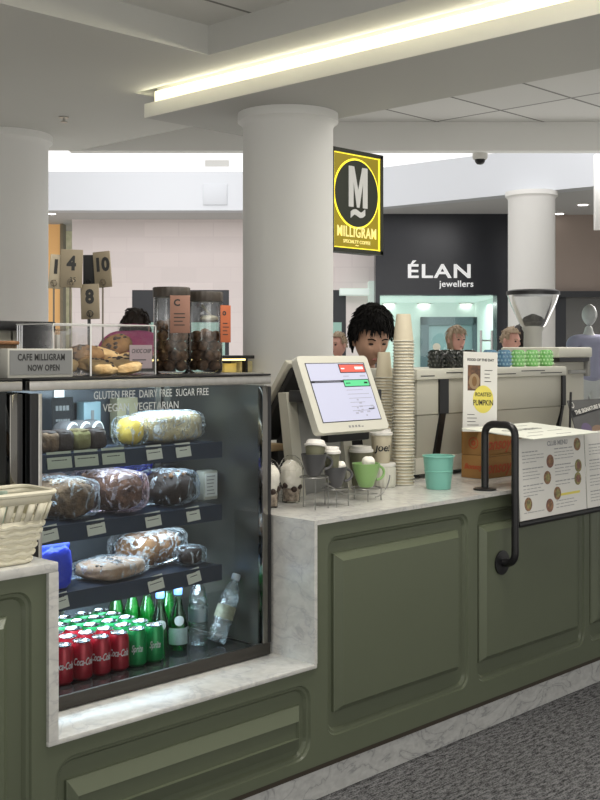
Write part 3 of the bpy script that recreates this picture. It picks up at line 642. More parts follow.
# price cards on the shelf rails
PC = [(60, 461, 1.178, .085, 'pale green price card nearest the black post on the upper shelf rail', .0), (87, 458, 1.178, .085, 'second pale price card from the black post on the upper shelf rail', .0), (114, 455, 1.178, .085, 'pale price card below the wrapped yellow muffin', .0), (155, 452, 1.178, .062, 'price card below the middle of the wrapped sandwich', .04), (184, 446, 1.178, .062, 'price card below the far end of the wrapped sandwich', .04),
      (50, 534, .966, .062, 'price card nearest the basket on the middle shelf rail', .1), (97, 526, .966, .066, 'price card below the seeded loaf', .06), (154, 518, .966, .062, 'price card below the blue wrapped pastries', .06), (194, 515, .966, .056, 'price card below the card holder on the middle shelf', .06),
      (63, 601, .763, .045, 'small price card beside the blue bag', .12), (157, 581, .763, .062, 'price card above the green can tops', .12), (195, 574, .763, .056, 'price card above the clear water bottle', .14)]
for px, py, z, w, l, roll in PC:
    X = XY(px, 2.822); h = .046 if w < .08 else .05
    t = card('price_card', l, 'price card', (X, 2.820, z - h / 2 - .002), w, h, CARD if w < .08 else mat('pale_green_card', (.58, .60, .48), .6), .18, 0, 2, 'price cards in the fridge')
    t.rotation_euler.y = -roll
# lower shelf
t = thing('snack_bag', 'crumpled blue snack bag at the end of the lower shelf', 'snack bag', (1.93, 2.90, zL))
MB().ell((1.925, 2.90, zL + .062), (.062, .03, .064), 30, 20, fn=crumple(.12, 2.6, 21)).build('bag', BLUEBAG, t)
MB().box(1.867, 1.985, 2.895, 2.905, zL + .118, zL + .136, .003).build('top_seal', BLUEBAG, t)
wrapped('berry_cake', 'flat iced fruit cake slab with dark berries on the lower shelf', (2.17, 2.94, zL), (.105, .085, .026), mat('pink_sponge', (.62, .44, .32), .8, var=(16, (.40, .22, .12)), bump=(50, .5)), 'cake', 11, rz=.3, pw=4, top=CHOC)
wrapped('tea_loaf', 'golden brown loaf in clear film behind the fruit cake slab on the lower shelf', (2.385, 3.02, zL), (.125, .085, .056), BREAD, 'bread', 12, WRAPW, rz=.25, pw=2.6)
# cans on the deck
def make_can(m, body, label, group):
    t = thing('drink_can', label, 'drink can', (0, 0, 0), group); r = .0325
    MB().lathe([(.024, 0), (.0325, .009), (.0325, .100), (.0268, .114)], n=28, cap1=False).build('body', m, t)
    MB().lathe([(.0268, .114), (.0278, .117), (.0262, .117), (.024, .112)], n=28, cap0=False).build('lid', ALU, t)
    mb = MB(); mb.ell((0, -.008, .1135), (.006, .011, .001), 10, 5); mb.build('ring_pull', ALU, t)
    mb = MB(); mb.text(body, .031, Matrix.Translation((0, 0, .058)) @ Matrix.Rotation(-.60, 4, 'Z'), shear=.35, off=.0005, sx=.50, wrap=.0328, ext=.0002); mb.build('lettering', CANW, t)
    return t
first = {}
for row in range(5):
    for colm in range(6):
        red = colm < 4 - max(0, row - 1) if row < 4 else False
        loc = (1.945 + .0695 * colm, 2.875 + .072 * row, DECK + .001)
        k = 'r' if red else 'g'
        lab = ('red cola can standing among the packed rows at the bottom of the fridge' if red else 'green lemonade can standing among the packed rows at the bottom of the fridge')
        grp = 'red cans in the fridge' if red else 'green cans in the fridge'
        if k not in first:
            first[k] = make_can(REDCAN if red else GREENCAN, 'Coca-Cola' if red else 'Sprite', lab, grp); first[k].location = loc; o = first[k]
        else: o = dup(first[k], None, loc)
        o.rotation_euler.z = random.uniform(-.15, .2) if row == 0 else random.uniform(-3, 3)
# bottles
def bottle(name, label, c, prof, glass, capm, capz, capr, lab=None, rnd=None, tilt=None, group=None, liquid=None):
    t = thing(name, label, 'bottle', c, group)
    MB().lathe(prof, c, 28).build('body', glass, t)
    if liquid: MB().lathe([(r * .92, z) for r, z in prof if z < prof[-1][1] * .8], c, 24).build('drink', liquid, t)
    MB().lathe([(capr, capz), (capr, capz + .018), (capr * .9, capz + .021)], c, 18).build('cap', capm, t)
    if lab: MB().lathe([(lab[0], lab[1]), (lab[0], lab[2])], c, 28, cap0=False, cap1=False).build('label', lab[3], t)
    if rnd:
        mx = Matrix.Translation(c) @ Matrix.Rotation(-.55, 4, 'Z')
        V = [((rnd[0]) * math.sin(rnd[2] * k * math.cos(a) / rnd[0]), -rnd[0] * math.cos(rnd[2] * k * math.cos(a) / rnd[0]), rnd[1] + rnd[2] * k * math.sin(a)) for k in (.02, .5, .8, 1) for a in [2 * PI * j / 20 for j in range(20)]]
        L = [V[i * 20:(i + 1) * 20] for i in range(4)]
        MB().loops(L, cap0=True, cap1=False, mx=mx).build('label', rnd[3], t)
    if tilt is not None: t.rotation_euler = tilt
    return t
GP = [(.028, 0), (.031, .006), (.031, .085), (.026, .115), (.015, .150), (.0125, .172), (.0125, .19)]
BLUECAP = mat('blue_cap', (.12, .25, .62), .4); LABW = mat('bottle_label', (.62, .68, .66), .5); LABG = mat('bottle_label_grey', (.40, .50, .47), .5, var=(50, .25))
yb = 2.93
for px, l, dy_, k in ((160, 'green mineral water bottle with round pale label next to the green cans', 0, 1), (178, 'green mineral water bottle with wide pale label beside the clear water bottle', .0, 2), (147, 'green bottle behind the front green mineral water bottle, nearest the cans', .16, 0), (168, 'green bottle behind the two front mineral water bottles', .16, 0), (132, 'green bottle behind the green cans', .2, 0), (116, 'green bottle farthest behind the cans', .24, 0)):
    Y = yb + dy_; c = (XY(px, Y), Y, DECK + .001)
    bottle('mineral_water_bottle', l, c, GP, GREENGL, BLUECAP, .183, .0145, (.0315, .02, .075, LABG) if k == 2 else None, (.0315, .10 if k == 2 else .098, .017, LABW) if k else None, group='green bottles in the fridge', liquid=mat('green_drink_%d' % px, (.04, .30, .10), .2, emit=None) if not k else None)
WP = [(.027, 0), (.032, .006), (.033, .05), (.030, .06), (.033, .07), (.033, .13), (.030, .14), (.032, .15), (.024, .19), (.0135, .205), (.0135, .225)]
c = (XY(198, 2.93), 2.93, DECK + .001); WATER = film('water', (.82, .88, .90), (1, 1, 1), .05, .03)
bottle('water_bottle', 'upright clear plastic water bottle on the fridge floor', c, WP, PETGL, mat('white_cap', (.7, .75, .78), .4), .215, .015, (.0334, .08, .125, film('clear_label', (.75, .80, .84), (.9, .95, 1), .2, .3)), group='clear bottles in the fridge')
c = (2.55, 2.862, DECK + .016)
bottle('water_bottle', 'tilted clear plastic water bottle leaning in the fridge corner', c, WP, PETGL, mat('white_cap', (.7, .75, .78), .4), .215, .015, (.0334, .08, .125, mat('gold_label', (.42, .42, .30), .5, var=(40, .5))), tilt=(0, .42, 0), group='clear bottles in the fridge')
# trays in the second cabinet
for i, z in enumerate((SHZ[0], .986)):
    wrapped('wrapped_roll', ('filled roll in clear film on the %s shelf of the half hidden cabinet' % ('top', 'bottom')[i]), (1.52, 2.96, z + .002), (.11, .07, .045), BREADP if i else BREADD, 'sandwich', 30 + i, group='rolls in the second cabinet')
t = thing('steel_tray', 'shallow steel tray inside the half hidden cabinet behind the basket', 'tray', (1.2, 3.0, zU)); mb = MB()
mb.box(1.05, 1.38, 2.88, 3.16, zU, zU + .006).box(1.05, 1.38, 2.88, 2.886, zU, zU + .05).box(1.05, 1.38, 3.154, 3.16, zU, zU + .05).box(1.05, 1.056, 2.88, 3.16, zU, zU + .05).box(1.374, 1.38, 2.88, 3.16, zU, zU + .05); mb.build('tray', STEEL, t)

# ================================================================== ON TOP OF THE FRIDGE
ZF = ZC1 + .001
t = thing('light_box', 'grey letter board with removable black letters on the cabinet top', 'letter board', (1.79, 2.76, ZF))
MB().box(1.682, 1.897, 2.75, 2.80, ZF, ZF + .083, .003).build('case', mat('board_edge', (.50, .49, .44), .5), t)
MB().box(1.688, 1.891, 2.748, 2.75, ZF + .010, ZF + .078).build('board', mat('board_face', (.20, .205, .205), .5), t)
mb = MB(); mb.text('CAFE MILLIGRAM', .026, FRONT((1.79, 2.7475, ZF + .058)), off=.0006, sx=.72, space=1.1, ext=.0003); mb.text('NOW OPEN', .024, FRONT((1.797, 2.7475, ZF + .028)), off=.0006, sx=.75, space=1.1, ext=.0003); mb.build('lettering', INK, t)
# acrylic cookie box
ax0, ax1, ay0, ay1, az1 = 1.90, 2.290, 2.86, 3.06, ZF + .156
t = thing('cookie_box', 'clear acrylic box of cookies on top of the display fridge', 'food box', ((ax0 + ax1) / 2, 2.96, ZF)); e = .004
MB().box(ax0, ax1, ay0, ay0 + e, ZF, az1).build('front_panel', ACRYL, t)
MB().box(ax0, ax1, ay1 - e, ay1, ZF, az1).build('back_panel', ACRYL, t)
MB().box(ax0, ax0 + e, ay0, ay1, ZF, az1).build('side_panel', ACRYL, t); MB().box(ax1 - e, ax1, ay0, ay1, ZF, az1).build('side_panel', ACRYL, t)
MB().box(ax0, ax1, ay0, ay1, ZF, ZF + .004).build('floor_panel', ACRYL, t)
MB().box(2.035, 2.039, ay0 + e, ay1 - e, ZF + .004, az1 - .01).build('divider', ACRYL, t)
EDGE = mat('acrylic_edge', (.72, .72, .70), .25)
mb = MB()
for a in ((ax0, ax1, ay0, ay0 + .003, az1, az1 + .003), (ax0, ax1, ay1 - .003, ay1, az1, az1 + .003), (ax0, ax0 + .003, ay0, ay1, az1, az1 + .003), (ax1 - .003, ax1, ay0, ay1, az1, az1 + .003), (ax0, ax0 + .003, ay0 - .001, ay0 + .002, ZF, az1), (ax1 - .003, ax1, ay0 - .001, ay0 + .002, ZF, az1), (2.034, 2.04, ay0 - .001, ay0 + .001, ZF, az1)): mb.box(*a)
mb.build('polished_edge', EDGE, t)
MB().box(ax0, ax1, ay0 + .02, ay1, az1 + .003, az1 + .006).build('lid', ACRYL, t)
card('cookie_label', 'small handwritten label leaning inside the front of the cookie box', 'label', (2.235, 2.866, ZF + .02), .09, .075, mat('label_pink', (.78, .62, .66), .6), .0, lines=0, bold=False)
o = bpy.data.objects['cookie_label']; mb = MB(); mb.text('CHOC CHIP', .019, FRONT((2.235, 2.8652, ZF + .075)), sx=.75, ext=.0002, shear=.2); [mb.box(2.2, 2.2 + random.uniform(.04, .07), 2.8650, 2.8655, ZF + .035 + .011 * k, ZF + .038 + .011 * k) for k in range(2)]; mb.build('lettering', INK, o)
for ch in list(o.children):
    if ch.name.startswith('print'): bpy.data.objects.remove(ch)
CKS = [(2.095, 2.905, .0, .30, 'pale choc chip cookie lying at the front of the box beside the divider', COOKIE, .06, .066), (2.185, 2.900, .004, -.15, 'pale choc chip cookie in the middle front of the box', COOKIE, -.10, .066), (2.245, 2.950, .014, .4, 'pale choc chip cookie below the handwritten label', COOKIE, -.25, .060), (2.10, 2.985, .040, .2, 'brown cookie lying on top of the pile', COOKIED, -.14, .066), (2.185, 3.00, .036, -.2, 'pale cookie propped at the back of the box', COOKIE, .20, .062), (2.245, 3.01, .066, .7, 'golden cookie propped steeply behind the handwritten label', COOKIED, -.55, .054), (1.985, 2.93, .010, 0, 'cookie lying in the small end compartment of the box', COOKIE, .12, .046)]
for i, (X, Y, z, rz, l, m, tl, r) in enumerate(CKS):
    t = thing('choc_chip_cookie', l, 'cookie', (X, Y, ZF + .006 + z), 'cookies in the acrylic box')
    mx = Matrix.Translation((X, Y, ZF + .026 + z)) @ Matrix.Rotation(tl, 4, 'Y') @ Matrix.Rotation(.22 - tl * .3, 4, 'X')
    MB().ell((0, 0, 0), (r, r * .85, .024), 30, 16, fn=loaf_fn(2.3, .10, 2.4, 40 + i), mx=mx).build('cookie', m, t)
    mb = MB()
    for k in range(13):
        a, q = random.uniform(0, 2 * PI), random.uniform(.1, .85); h = .023 * math.sqrt(max(0, 1 - q * q))
        mb.ell((q * r * math.cos(a), q * r * .85 * math.sin(a), h), (.009, .007, .005), 7, 5, mx=mx)
    mb.build('chocolate_chips', CHOC, t)
# stirrers in the small compartment
for i in range(5):
    X = 1.93 + .02 * i; MB().box(X, X + .012, 3.0, 3.025, ZF + .005, ZF + .135 - .008 * (i % 3), .002).build('sugar_packet', mat('packet_%d' % i, (.55 + .04 * (i % 2), .54, .50), .6), origin=(X, 3.0, ZF + .005), label='thin pale sachet standing in the end compartment of the cookie box', cat='sachet', group='sachets in the cookie box')
# table numbers
NB = (SIGNWOOD, mat('sign_wood_pale', (.50, .43, .31), .6, var=(14, .12)), BLACKM)
RODM = mat('bronze_rod', (.20, .17, .13), .35, .8)
def tnum(num, px, py0, py1, w, Y, m, label, lean=0, clipm=None, small=None):
    clipm = clipm or RODM; c0 = onY(px, py1, Y); c1 = onY(px, py0, Y); h = c1.z - c0.z
    t = thing('table_number', label, 'table number', (c0.x, Y, ZF), 'table number stands')
    MB().tube([(c0.x, Y + .004, ZF + .004), (c0.x, Y + .004, c0.z - .004)], .0032, 8).build('rod', clipm, t)
    MB().lathe([(.024, 0), (.024, .004), (.006, .007)], (c0.x, Y + .004, ZF), 20).build('base', clipm, t)
    mb = MB(); mb.tube([(c0.x + .010 * math.cos(a), Y - .0105, c0.z + .006 + .010 * math.sin(a)) for a in [2 * PI * j / 16 for j in range(16)]], .0014, 6, closed=True)
    mb.tube([(c0.x - .004, Y - .010, c0.z + .012), (c0.x, Y - .008, c0.z - .006), (c0.x, Y + .004, c0.z - .008)], .0016, 6); mb.xf(rotz(PHI, (c0.x, Y, 0))).build('clip', clipm, t)
    mx = Matrix.Translation((c0.x, Y, c0.z)) @ Matrix.Rotation(PHI + lean, 4, 'Z') @ Matrix.Rotation(lean * .3, 4, 'Y')
    MB().box(-w / 2, w / 2, -.004, .004, -.012, h, .0015, mx=mx).build('board', m, t)
    if num:
        mb = MB(); mb.text(num, .062, mx @ FRONT((0, -.0045, h * .58)), off=.0030, ext=.0003, sx=.9)
        if small: mb.text(small, .022, mx @ FRONT((.006, -.0045, h * .12)), ext=.0003)
        mb.build('digits', INK, t)
    return t
tnum('1', 54.5, 254.5, 285, .040, 3.17, NB[1], 'wooden table number 1 standing behind the cookie box', .25)
tnum('4', 71, 249.5, 284, .072, 3.13, NB[0], 'wooden table number 4 in front of number 1', .1, small='35')
tnum('10', 103.5, 251.5, 284, .062, 3.19, NB[0], 'wooden table number 10, tallest beside the dark board', -.25)
tnum('', 89, 255, 284, .040, 3.24, BLACKM, 'blank dark board on a rod between table numbers 4 and 10', 0, BLACK)
tnum('8', 90.5, 284, 315.5, .062, 3.10, NB[0], 'low wooden table number 8 on a black rod', -.1, BLACK)
JARGL = film('jar_glass', (.95, .96, .96), (1, 1, 1), .09, .10, ior=1.25)
# jars of cocoa balls
def jar(c, r, h, label, tagm, tagx, tagz, tagw, tagh, tagtext, trz):
    t = thing('glass_jar', label, 'jar', c, 'glass jars on the fridge')
    z0 = c[2]
    MB().lathe([(r * .9, 0), (r, .008), (r, h - .035), (r * .96, h - .025)], c, 36, cap1=False).build('glass', JARGL, t)
    mb = MB(); mb.loops([[(c[0] + rr_ * (1 + .012 * math.cos(20 * a)) * math.cos(a), c[1] + rr_ * (1 + .012 * math.cos(20 * a)) * math.sin(a), z0 + z) for a in [2 * PI * j / 80 for j in range(80)]] for rr_, z in ((r * 1.03, h - .033), (r * 1.04, h - .03), (r * 1.04, h - .003), (r * 1.0, h))], sm=True, cap0=True)
    mb.build('lid', mat('dark_wood_lid', (.055, .042, .032), .5, var=(30, .5)), t)
    mx = Matrix.Translation((c[0], c[1], 0)) @ Matrix.Rotation(trz, 4, 'Z')
    d = MB().box(tagx - tagw / 2, tagx + tagw / 2, -r - .012, -r - .009, tagz, tagz + tagh, .001, mx=mx).build('tag', tagm, t)
    mb = MB(); mb.text(tagtext, .030, mx @ FRONT((tagx - tagw * .15, -r - .0125, tagz + tagh * .80)), ext=.0002, off=.001)
    [mb.box(tagx - tagw * .3, tagx - tagw * .3 + tagw * random.uniform(.4, .6), -r - .0127, -r - .0121, tagz + tagh * (.2 + .1 * k), tagz + tagh * (.225 + .1 * k), mx=mx) for k in range(4)]
    mb.build('print', INK, d)
    return t
jA = (XY(171.5, 2.95), 2.95, ZF); jB = (XY(205, 2.96), 2.96, ZF); jr = .0600
jar(jA, jr, .289, 'tall glass jar of cocoa balls with a copper tag beside the cookie box', COPPER, .036, ZF + .135, .066, .124, 'C', PHI)
jar(jB, jr, .280, 'tall glass jar of cocoa balls with an orange tag nearest the column', ORANGET, .034, ZF + .105, .045, .128, 'o', PHI + .75)
def balls(c, hh, lab, grp):
    first = None; n = 0; z = ZF + .008 + .0185
    lay = 0
    while z < ZF + hh:
        for k in range(6):
            if k == 5: rr_, a = 0, 0
            else: rr_, a = .0375, 2 * PI * k / 5 + lay * .63
            loc = (c[0] + rr_ * math.cos(a), c[1] + rr_ * math.sin(a), z + (0 if k < 5 else .008))
            if first is None:
                first = MB().ell(loc, (.0192, .0192, .0188), 16, 10, fn=loaf_fn(2, .10, 3, 60)).build('cocoa_ball', BALL, origin=loc, label=lab, cat='sweet', group=grp)
            else:
                o = dup(first, None, loc); o.rotation_euler = (random.uniform(0, 6), random.uniform(0, 6), random.uniform(0, 6))
            n += 1
        z += .0335; lay += 1
balls(jA, .162, 'round rough cocoa ball inside the jar with the copper tag', 'cocoa balls in the copper tagged jar')
balls(jB, .156, 'round rough cocoa ball inside the jar with the orange tag', 'cocoa balls in the orange tagged jar')
t = thing('serving_scoop', 'pale serving scoop lying on the cocoa balls in the orange tagged jar', 'scoop', (jB[0], jB[1], ZF + .18))
MB().ell((jB[0] + .012, jB[1] - .01, ZF + .188), (.034, .022, .012), 18, 10, fn=loaf_fn(2.5, .1, 2, 3), mx=None).build('bowl', mat('pale_scoop', (.50, .48, .38), .5), t)
MB().tube([(jB[0] + .03, jB[1] - .005, ZF + .19), (jB[0] + .012, jB[1] + .03, ZF + .236)], .005).build('handle', mat('pale_scoop', (.50, .48, .38), .5), t)
# things standing behind the letter board
for i, px in enumerate((6, 18, 32, 47)):
    Y = 3.20; X = XY(px, Y); MB().box(X - .028, X + .028, Y, Y + .05, ZF, ZF + .140, .003).build('paper_carton', CREAM, origin=(X, Y, ZF), label='pale carton %s under the black shelf on the cabinet top' % ('farthest from the cookie box', 'third from the cookie box', 'second from the cookie box', 'nearest the cookie box')[i], cat='carton', group='pale cartons on the cabinet top')
t = thing('tabletop_rack', 'low black shelf over pale cartons on the cabinet top', 'rack', (XY(25, 3.2), 3.2, ZF))
xa, xb = XY(-2, 3.18), XY(54, 3.18)
MB().box(xa, xb, 3.17, 3.30, ZF + .142, ZF + .172, .003).build('shelf', BLACK, t)
for X in (xa + .004, xb - .012): MB().box(X, X + .008, 3.26, 3.29, ZF, ZF + .142).build('upright', CREAML, t)
t = thing('wicker_tray', 'small brown woven tray beside the letter board', 'tray', (XY(2, 2.95), 2.95, ZF)); X = XY(-4, 2.95)
mb = MB(); mb.lathe([(.05, 0), (.058, .05), (.060, .095), (.066, .1)], (X, 2.95, ZF), 30, cap1=False)
mb.build('basket', mat('brown_weave', (.20, .14, .09), .8, bump=(90, .8)), t)
MB().tube([(X + .062 * math.cos(a), 2.95 + .062 * math.sin(a), ZF + .10) for a in [2 * PI * j / 30 for j in range(30)]], .006, 8, closed=True).build('rim', BREAD, t)

# ================================================================== WOVEN BASKET ON THE NEAR WORKTOP
bx0, bx1, by0, by1, bz0, bz1 = 1.18, 1.655, 2.575, 2.71, ZW + .001, ZW + .185
t = thing('woven_basket', 'cream woven plastic basket holding packets on the short worktop', 'basket', ((bx0 + bx1) / 2, 2.65, bz0))
def bl(k, n=8):
    o = .055 * k; z = bz0 + (bz1 - bz0) * k
    return [(x, y, z) for x, _, y in rr(bx0 - o, bx1 + o, by0 - o * .6, by1 + o * .1, .035, 0, n)]
mb = MB(); mb.loops([bl(0), bl(.62)], sm=True, cap0=True, cap1=False)
L0, L1 = bl(.62), bl(.86); n = len(L0)
# slotted band: uprights with gaps between
def lerp(A, B, f): return tuple(a + (b - a) * f for a, b in zip(A, B))
per = []
for i in range(n):
    A, B = Vector(L0[i]), Vector(L0[(i + 1) % n]); A1, B1 = Vector(L1[i]), Vector(L1[(i + 1) % n])
    d = (B - A).length; k = max(1, int(round(d / .028)))
    for j in range(k):
        a, b = j / k + (.16 / 1 if k > 1 else 0), (j + 1) / k - (.16 if k > 1 else 0)
        if k > 1: mb.quad(A.lerp(B, j / k + .30 / k * 1.2), A.lerp(B, (j + 1) / k - .0 / k), A1.lerp(B1, (j + 1) / k), A1.lerp(B1, j / k + .30 / k * 1.2))
        else: mb.quad(A, B, B1, A1)
mb.loops([bl(.86), bl(1.0)], sm=True, cap1=False)
ob = mb.build('basket_body', WICKER, t); sm = ob.modifiers.new('thick', 'SOLIDIFY'); sm.thickness = .005
mb = MB(); R_ = [Vector(p) for p in bl(1.0)]; mb.tube(R_, .007, 8, closed=True); mb.build('rim', WICKER, t)
for r_ in range(6):                      # woven bands
    k = .05 + .10 * r_; P = []
    L = bl(k, 10)
    for i in range(len(L)):
        A, B = Vector(L[i]), Vector(L[(i + 1) % len(L)]); q = max(1, int((B - A).length / .012))
        for j in range(q): P.append(A.lerp(B, j / q))
    c_ = Vector(((bx0 + bx1) / 2, (by0 + by1) / 2, 0))
    P = [p + Vector((0, -1 if p.y < 2.64 else 1, 0)) * .002 * (math.sin(i * 1.57 + r_ * PI)) + Vector((0, 0, .0025 * math.sin(i * 1.57 + r_ * PI))) for i, p in enumerate(P)]
    MB().tube(P, .0065, 6, closed=True).build('woven_band', WICKER, t)
for i, (X, l, m) in enumerate(((1.35, 'bright green packet inside the woven basket', LEAFG), (1.47, 'dark amber packet inside the woven basket', BREAD), (1.57, 'striped clear packet nearest the basket corner', mat('striped_packet', (.50, .62, .52), .3, var=(30, .6), bump=(40, .6))))):
    t = thing('snack_packet', l, 'packet', (X, 2.64, bz0 + .006), 'packets in the woven basket')
    MB().ell((X, 2.645, bz0 + .092), (.045, .032, .083), 24, 16, fn=crumple(.10, 2.6, 70 + i)).build('packet', m, t)
    MB().box(X - .045, X + .045, 2.640, 2.650, bz0 + .168, bz0 + .186, .002).build('seal', m, t)

# ================================================================== TILL
t = thing('till_screen', 'white framed till screen tilted towards the customer, showing an order page', 'till', (3.10, 3.02, ZW))
xl, xr = 2.943, 3.335; pb, pt = Vector((0, 2.75, 1.202)), Vector((0, 2.868, 1.478)); up = (pt - pb); hh = up.length; ww = xr - xl
MX = frame((xl, pb.y, pb.z), (1, 0, 0), up)                       # local: x along, y up the screen, z out of the glass
d = MB().loops([[MX @ Vector((x, z, y)) for x, y, z in rr(0, ww, 0, hh, .018, yy)] for yy in (-.030, -.006, 0)], cap0=True).build('screen_housing', CREAML, t)
SCR = mat('screen_glow', (.3, .3, .36), .4, emit=((.60, .62, .80), .62)); SRED = mat('screen_red', (.4, .1, .08), .4, emit=((.72, .08, .055), .7)); SGRN = mat('screen_green', (.1, .4, .2), .4, emit=((.06, .50, .20), .75)); SLN = mat('screen_grey', (.3, .3, .35), .4, emit=((.34, .34, .46), .5)); SBK = mat('screen_black', (.01, .01, .012), .3); SWT = mat('screen_white', (.6, .6, .6), .4, emit=((1, 1, 1), .6))
def scr(mb, a, b, c, e, z, m=0): mb.quad(*[MX @ Vector(p) for p in ((a * ww, c * hh, z), (b * ww, c * hh, z), (b * ww, e * hh, z), (a * ww, e * hh, z))], m)
mb = MB(); scr(mb, .085, .925, .125, .905, .0006, 0); mb.build('bezel_line', SBK, d)
mb = MB(); scr(mb, .095, .915, .135, .895, .0012, 0); mb.build('screen', SCR, d)
mb = MB()
scr(mb, .535, .91, .765, .885, .0018, 3); scr(mb, .545, .90, .775, .875, .0022, 0)
scr(mb, .535, .91, .575, .675, .0018, 3); scr(mb, .545, .90, .585, .665, .0022, 1)
scr(mb, .095, .535, .640, .668, .0018, 3); scr(mb, .14, .50, .65, .655, .0022, 2)
for k in range(6): scr(mb, .545, .545 + random.uniform(.2, .34), .53 - .055 * k, .538 - .055 * k, .0018, 2)
for k in range(14): a = random.uniform(.55, .85); c_ = random.uniform(.16, .5); scr(mb, a, a + random.uniform(.02, .05), c_, c_ + .02, .0019, 2)
scr(mb, .78, .86, .27, .283, .0022, 3)
scr(mb, .56, .61, .815, .83, .0026, 4); scr(mb, .76, .88, .81, .845, .0026, 4); scr(mb, .56, .64, .715, .725, .0022, 2); scr(mb, .80, .88, .71, .728, .0022, 2); scr(mb, .565, .63, .62, .63, .0026, 3); scr(mb, .83, .88, .615, .637, .0026, 3)
mb.build('screen_content', [SRED, SGRN, SLN, SBK, SWT], d)
mb = MB()
for k in range(5): scr(mb, .42 + .045 * k, .45 + .045 * k, .045, .075 if k < 4 else .06, .0006)
mb.build('maker_mark', INKG, d)
MB().box(xl + .10, xr - .06, pb.y + .05, pb.y + .09, 1.16, 1.23, .004).build('card_reader', BLACK, t)
MB().loops([[(3.082, a, z), (3.135, a, z), (3.135, b, z), (3.082, b, z)] for a, b, z in ((3.0, 3.045, ZW), (3.055, 3.10, 1.335))], cap0=True).build('stand_leg', CREAM, t)
MB().loops([[(3.38, a, z), (3.43, a, z), (3.43, b, z), (3.38, b, z)] for a, b, z in ((3.0, 3.045, ZW), (3.055, 3.10, 1.335))], cap0=True).build('stand_leg', CREAM, t)
MB().box(3.135, 3.38, 3.04, 3.09, ZW, 1.34, .004).build('stand_back', GREYPL, t)
MB().box(3.09, 3.42, 2.86, 3.05, 1.30, 1.345, .004).build('bracket', BLACK, t)
t = thing('staff_monitor', 'black backed monitor with a cream edge leaning the other way behind the till screen', 'monitor', (3.38, 3.30, ZW))
M2 = frame((3.60, 3.395, 1.13), (-1, 0, 0), (0, -.235, .325))
MB().box(0, .40, 0, .395, -.004, .020, .006, mx=M2).build('screen_housing', CREAM, t)
MB().box(.012, .380, .012, .380, -.034, -.0045, .01, mx=M2).build('back_cover', BLACKM, t)
MB().box(.03, .37, .03, .365, .0202, .0206, mx=M2).build('screen', SBK, t)
MB().box(3.33, 3.42, 3.27, 3.36, ZW, 1.33, .004).build('stand', BLACKM, t)
MB().box(.385, .415, .10, .20, -.012, .03, .004, mx=M2).build('card_slot', CREAM, t)
t = thing('cash_drawer', 'black cash drawer with a cream top under the staff monitor', 'cash drawer', (3.1, 3.3, ZW))
MB().box(2.90, 3.185, 3.20, 3.41, ZW, 1.10, .004).build('body', BLACKM, t); MB().box(2.88, 3.19, 3.17, 3.42, 1.10, 1.128, .004).build('top', WOODL, t)

# ================================================================== CUPS ON THE WORKTOP
def cup_lathe(rb, rt, h, th=.003): return [(rb * .9, 0), (rb, .003), (rt, h), (rt - th, h), (rb - th, .006), (.001, .006)]
# frappe cups
CLRCUP = film('clear_cup', (.97, .97, .96), (1, 1, 1), .01, .08, ior=1.06)
for i, (px, py, l, h) in enumerate(((269, 507, 'clear cup of cream and chocolate nearest the display fridge', .115), (291, 502, 'clear cup of cream and chocolate beside the grey cups', .115))):
    c = onZ(px, py, ZW + .001); rt = .042 if i else .039
    t = thing('iced_dessert_cup', l, 'drink cup', c, 'clear cups of cream')
    MB().lathe([(.030, 0), (.032, .004), (rt, h), (rt + .003, h + .002), (rt + .003, h + .008)], c, 28, cap1=False).build('cup', CLRCUP, t)
    MB().lathe([(rt + .004, h + .004), (rt + .004, h + .012), (rt * .95, h + .028), (rt * .72, h + .046), (rt * .35, h + .056)], c, 28, cap0=False).build('dome_lid', CLRCUP, t)
    MB().lathe([(.001, .004), (.029, .005), (.0315, .040), (.030, .052), (.001, .052)], c, 24).build('chocolate_layer', mat('chocolate_cream_%d' % i, (.60, .50, .40), .6, var=(45, (.03, .015, .01))), t)
    MB().ell((c.x, c.y, c.z + .098), (rt * .88, rt * .88, .052), 26, 18, fn=loaf_fn(2.6, .14, 2.6, 80 + i, .05)).build('whipped_cream', CREAMF, t)
    mb = MB(); [mb.ell((c.x + .030 * math.cos(a), c.y + .030 * math.sin(a), c.z + z), (.012, .012, .011), 8, 6) for a, z in [(k * 1.1 + i, .05 + .007 * (k % 3)) for k in range(7)]]; mb.build('chocolate_sauce', CHOC, t)
# wire stand with cups
WIRE = mat('stand_wire', (.26, .26, .25), .35, .7)
g1 = onY(314, 476, 2.74); g2 = onY(335, 487.5, 2.73); g3 = onY(366, 487, 2.75)
cups = [(g1, .047, .078, CGREY), (g2, .044, .074, CGREY), (g3, .053, .088, CGREEN)]
t = thing('wire_cup_stand', 'thin grey wire stand holding the coffee cups in steps beside the till', 'cup stand', (3.05, 2.72, ZW))
mb = MB()
for (g, rt, h, m), R_ in zip(cups, (.050, .048, .056)):
    ring = [(g.x + R_ * math.cos(a), g.y + R_ * math.sin(a), g.z - .003) for a in [2 * PI * j / 28 for j in range(28)]]; mb.tube(ring, .0022, 6, closed=True)
    for a in (0, PI / 2): mb.tube([(g.x - R_ * math.cos(a), g.y - R_ * math.sin(a), g.z - .003), (g.x + R_ * math.cos(a), g.y + R_ * math.sin(a), g.z - .003)], .0018, 6)
mb.build('cup_rings', WIRE, t)
for g, R_ in ((g1, .050), (g2, .048), (g3, .056)):
    for a in (-2.3, -.8, 1.6):
        x, y = g.x + R_ * math.cos(a), g.y + R_ * math.sin(a); MB().tube([(x, y, ZW + .001), (x, y, g.z - .003)], .0022, 6).build('leg', WIRE, t)
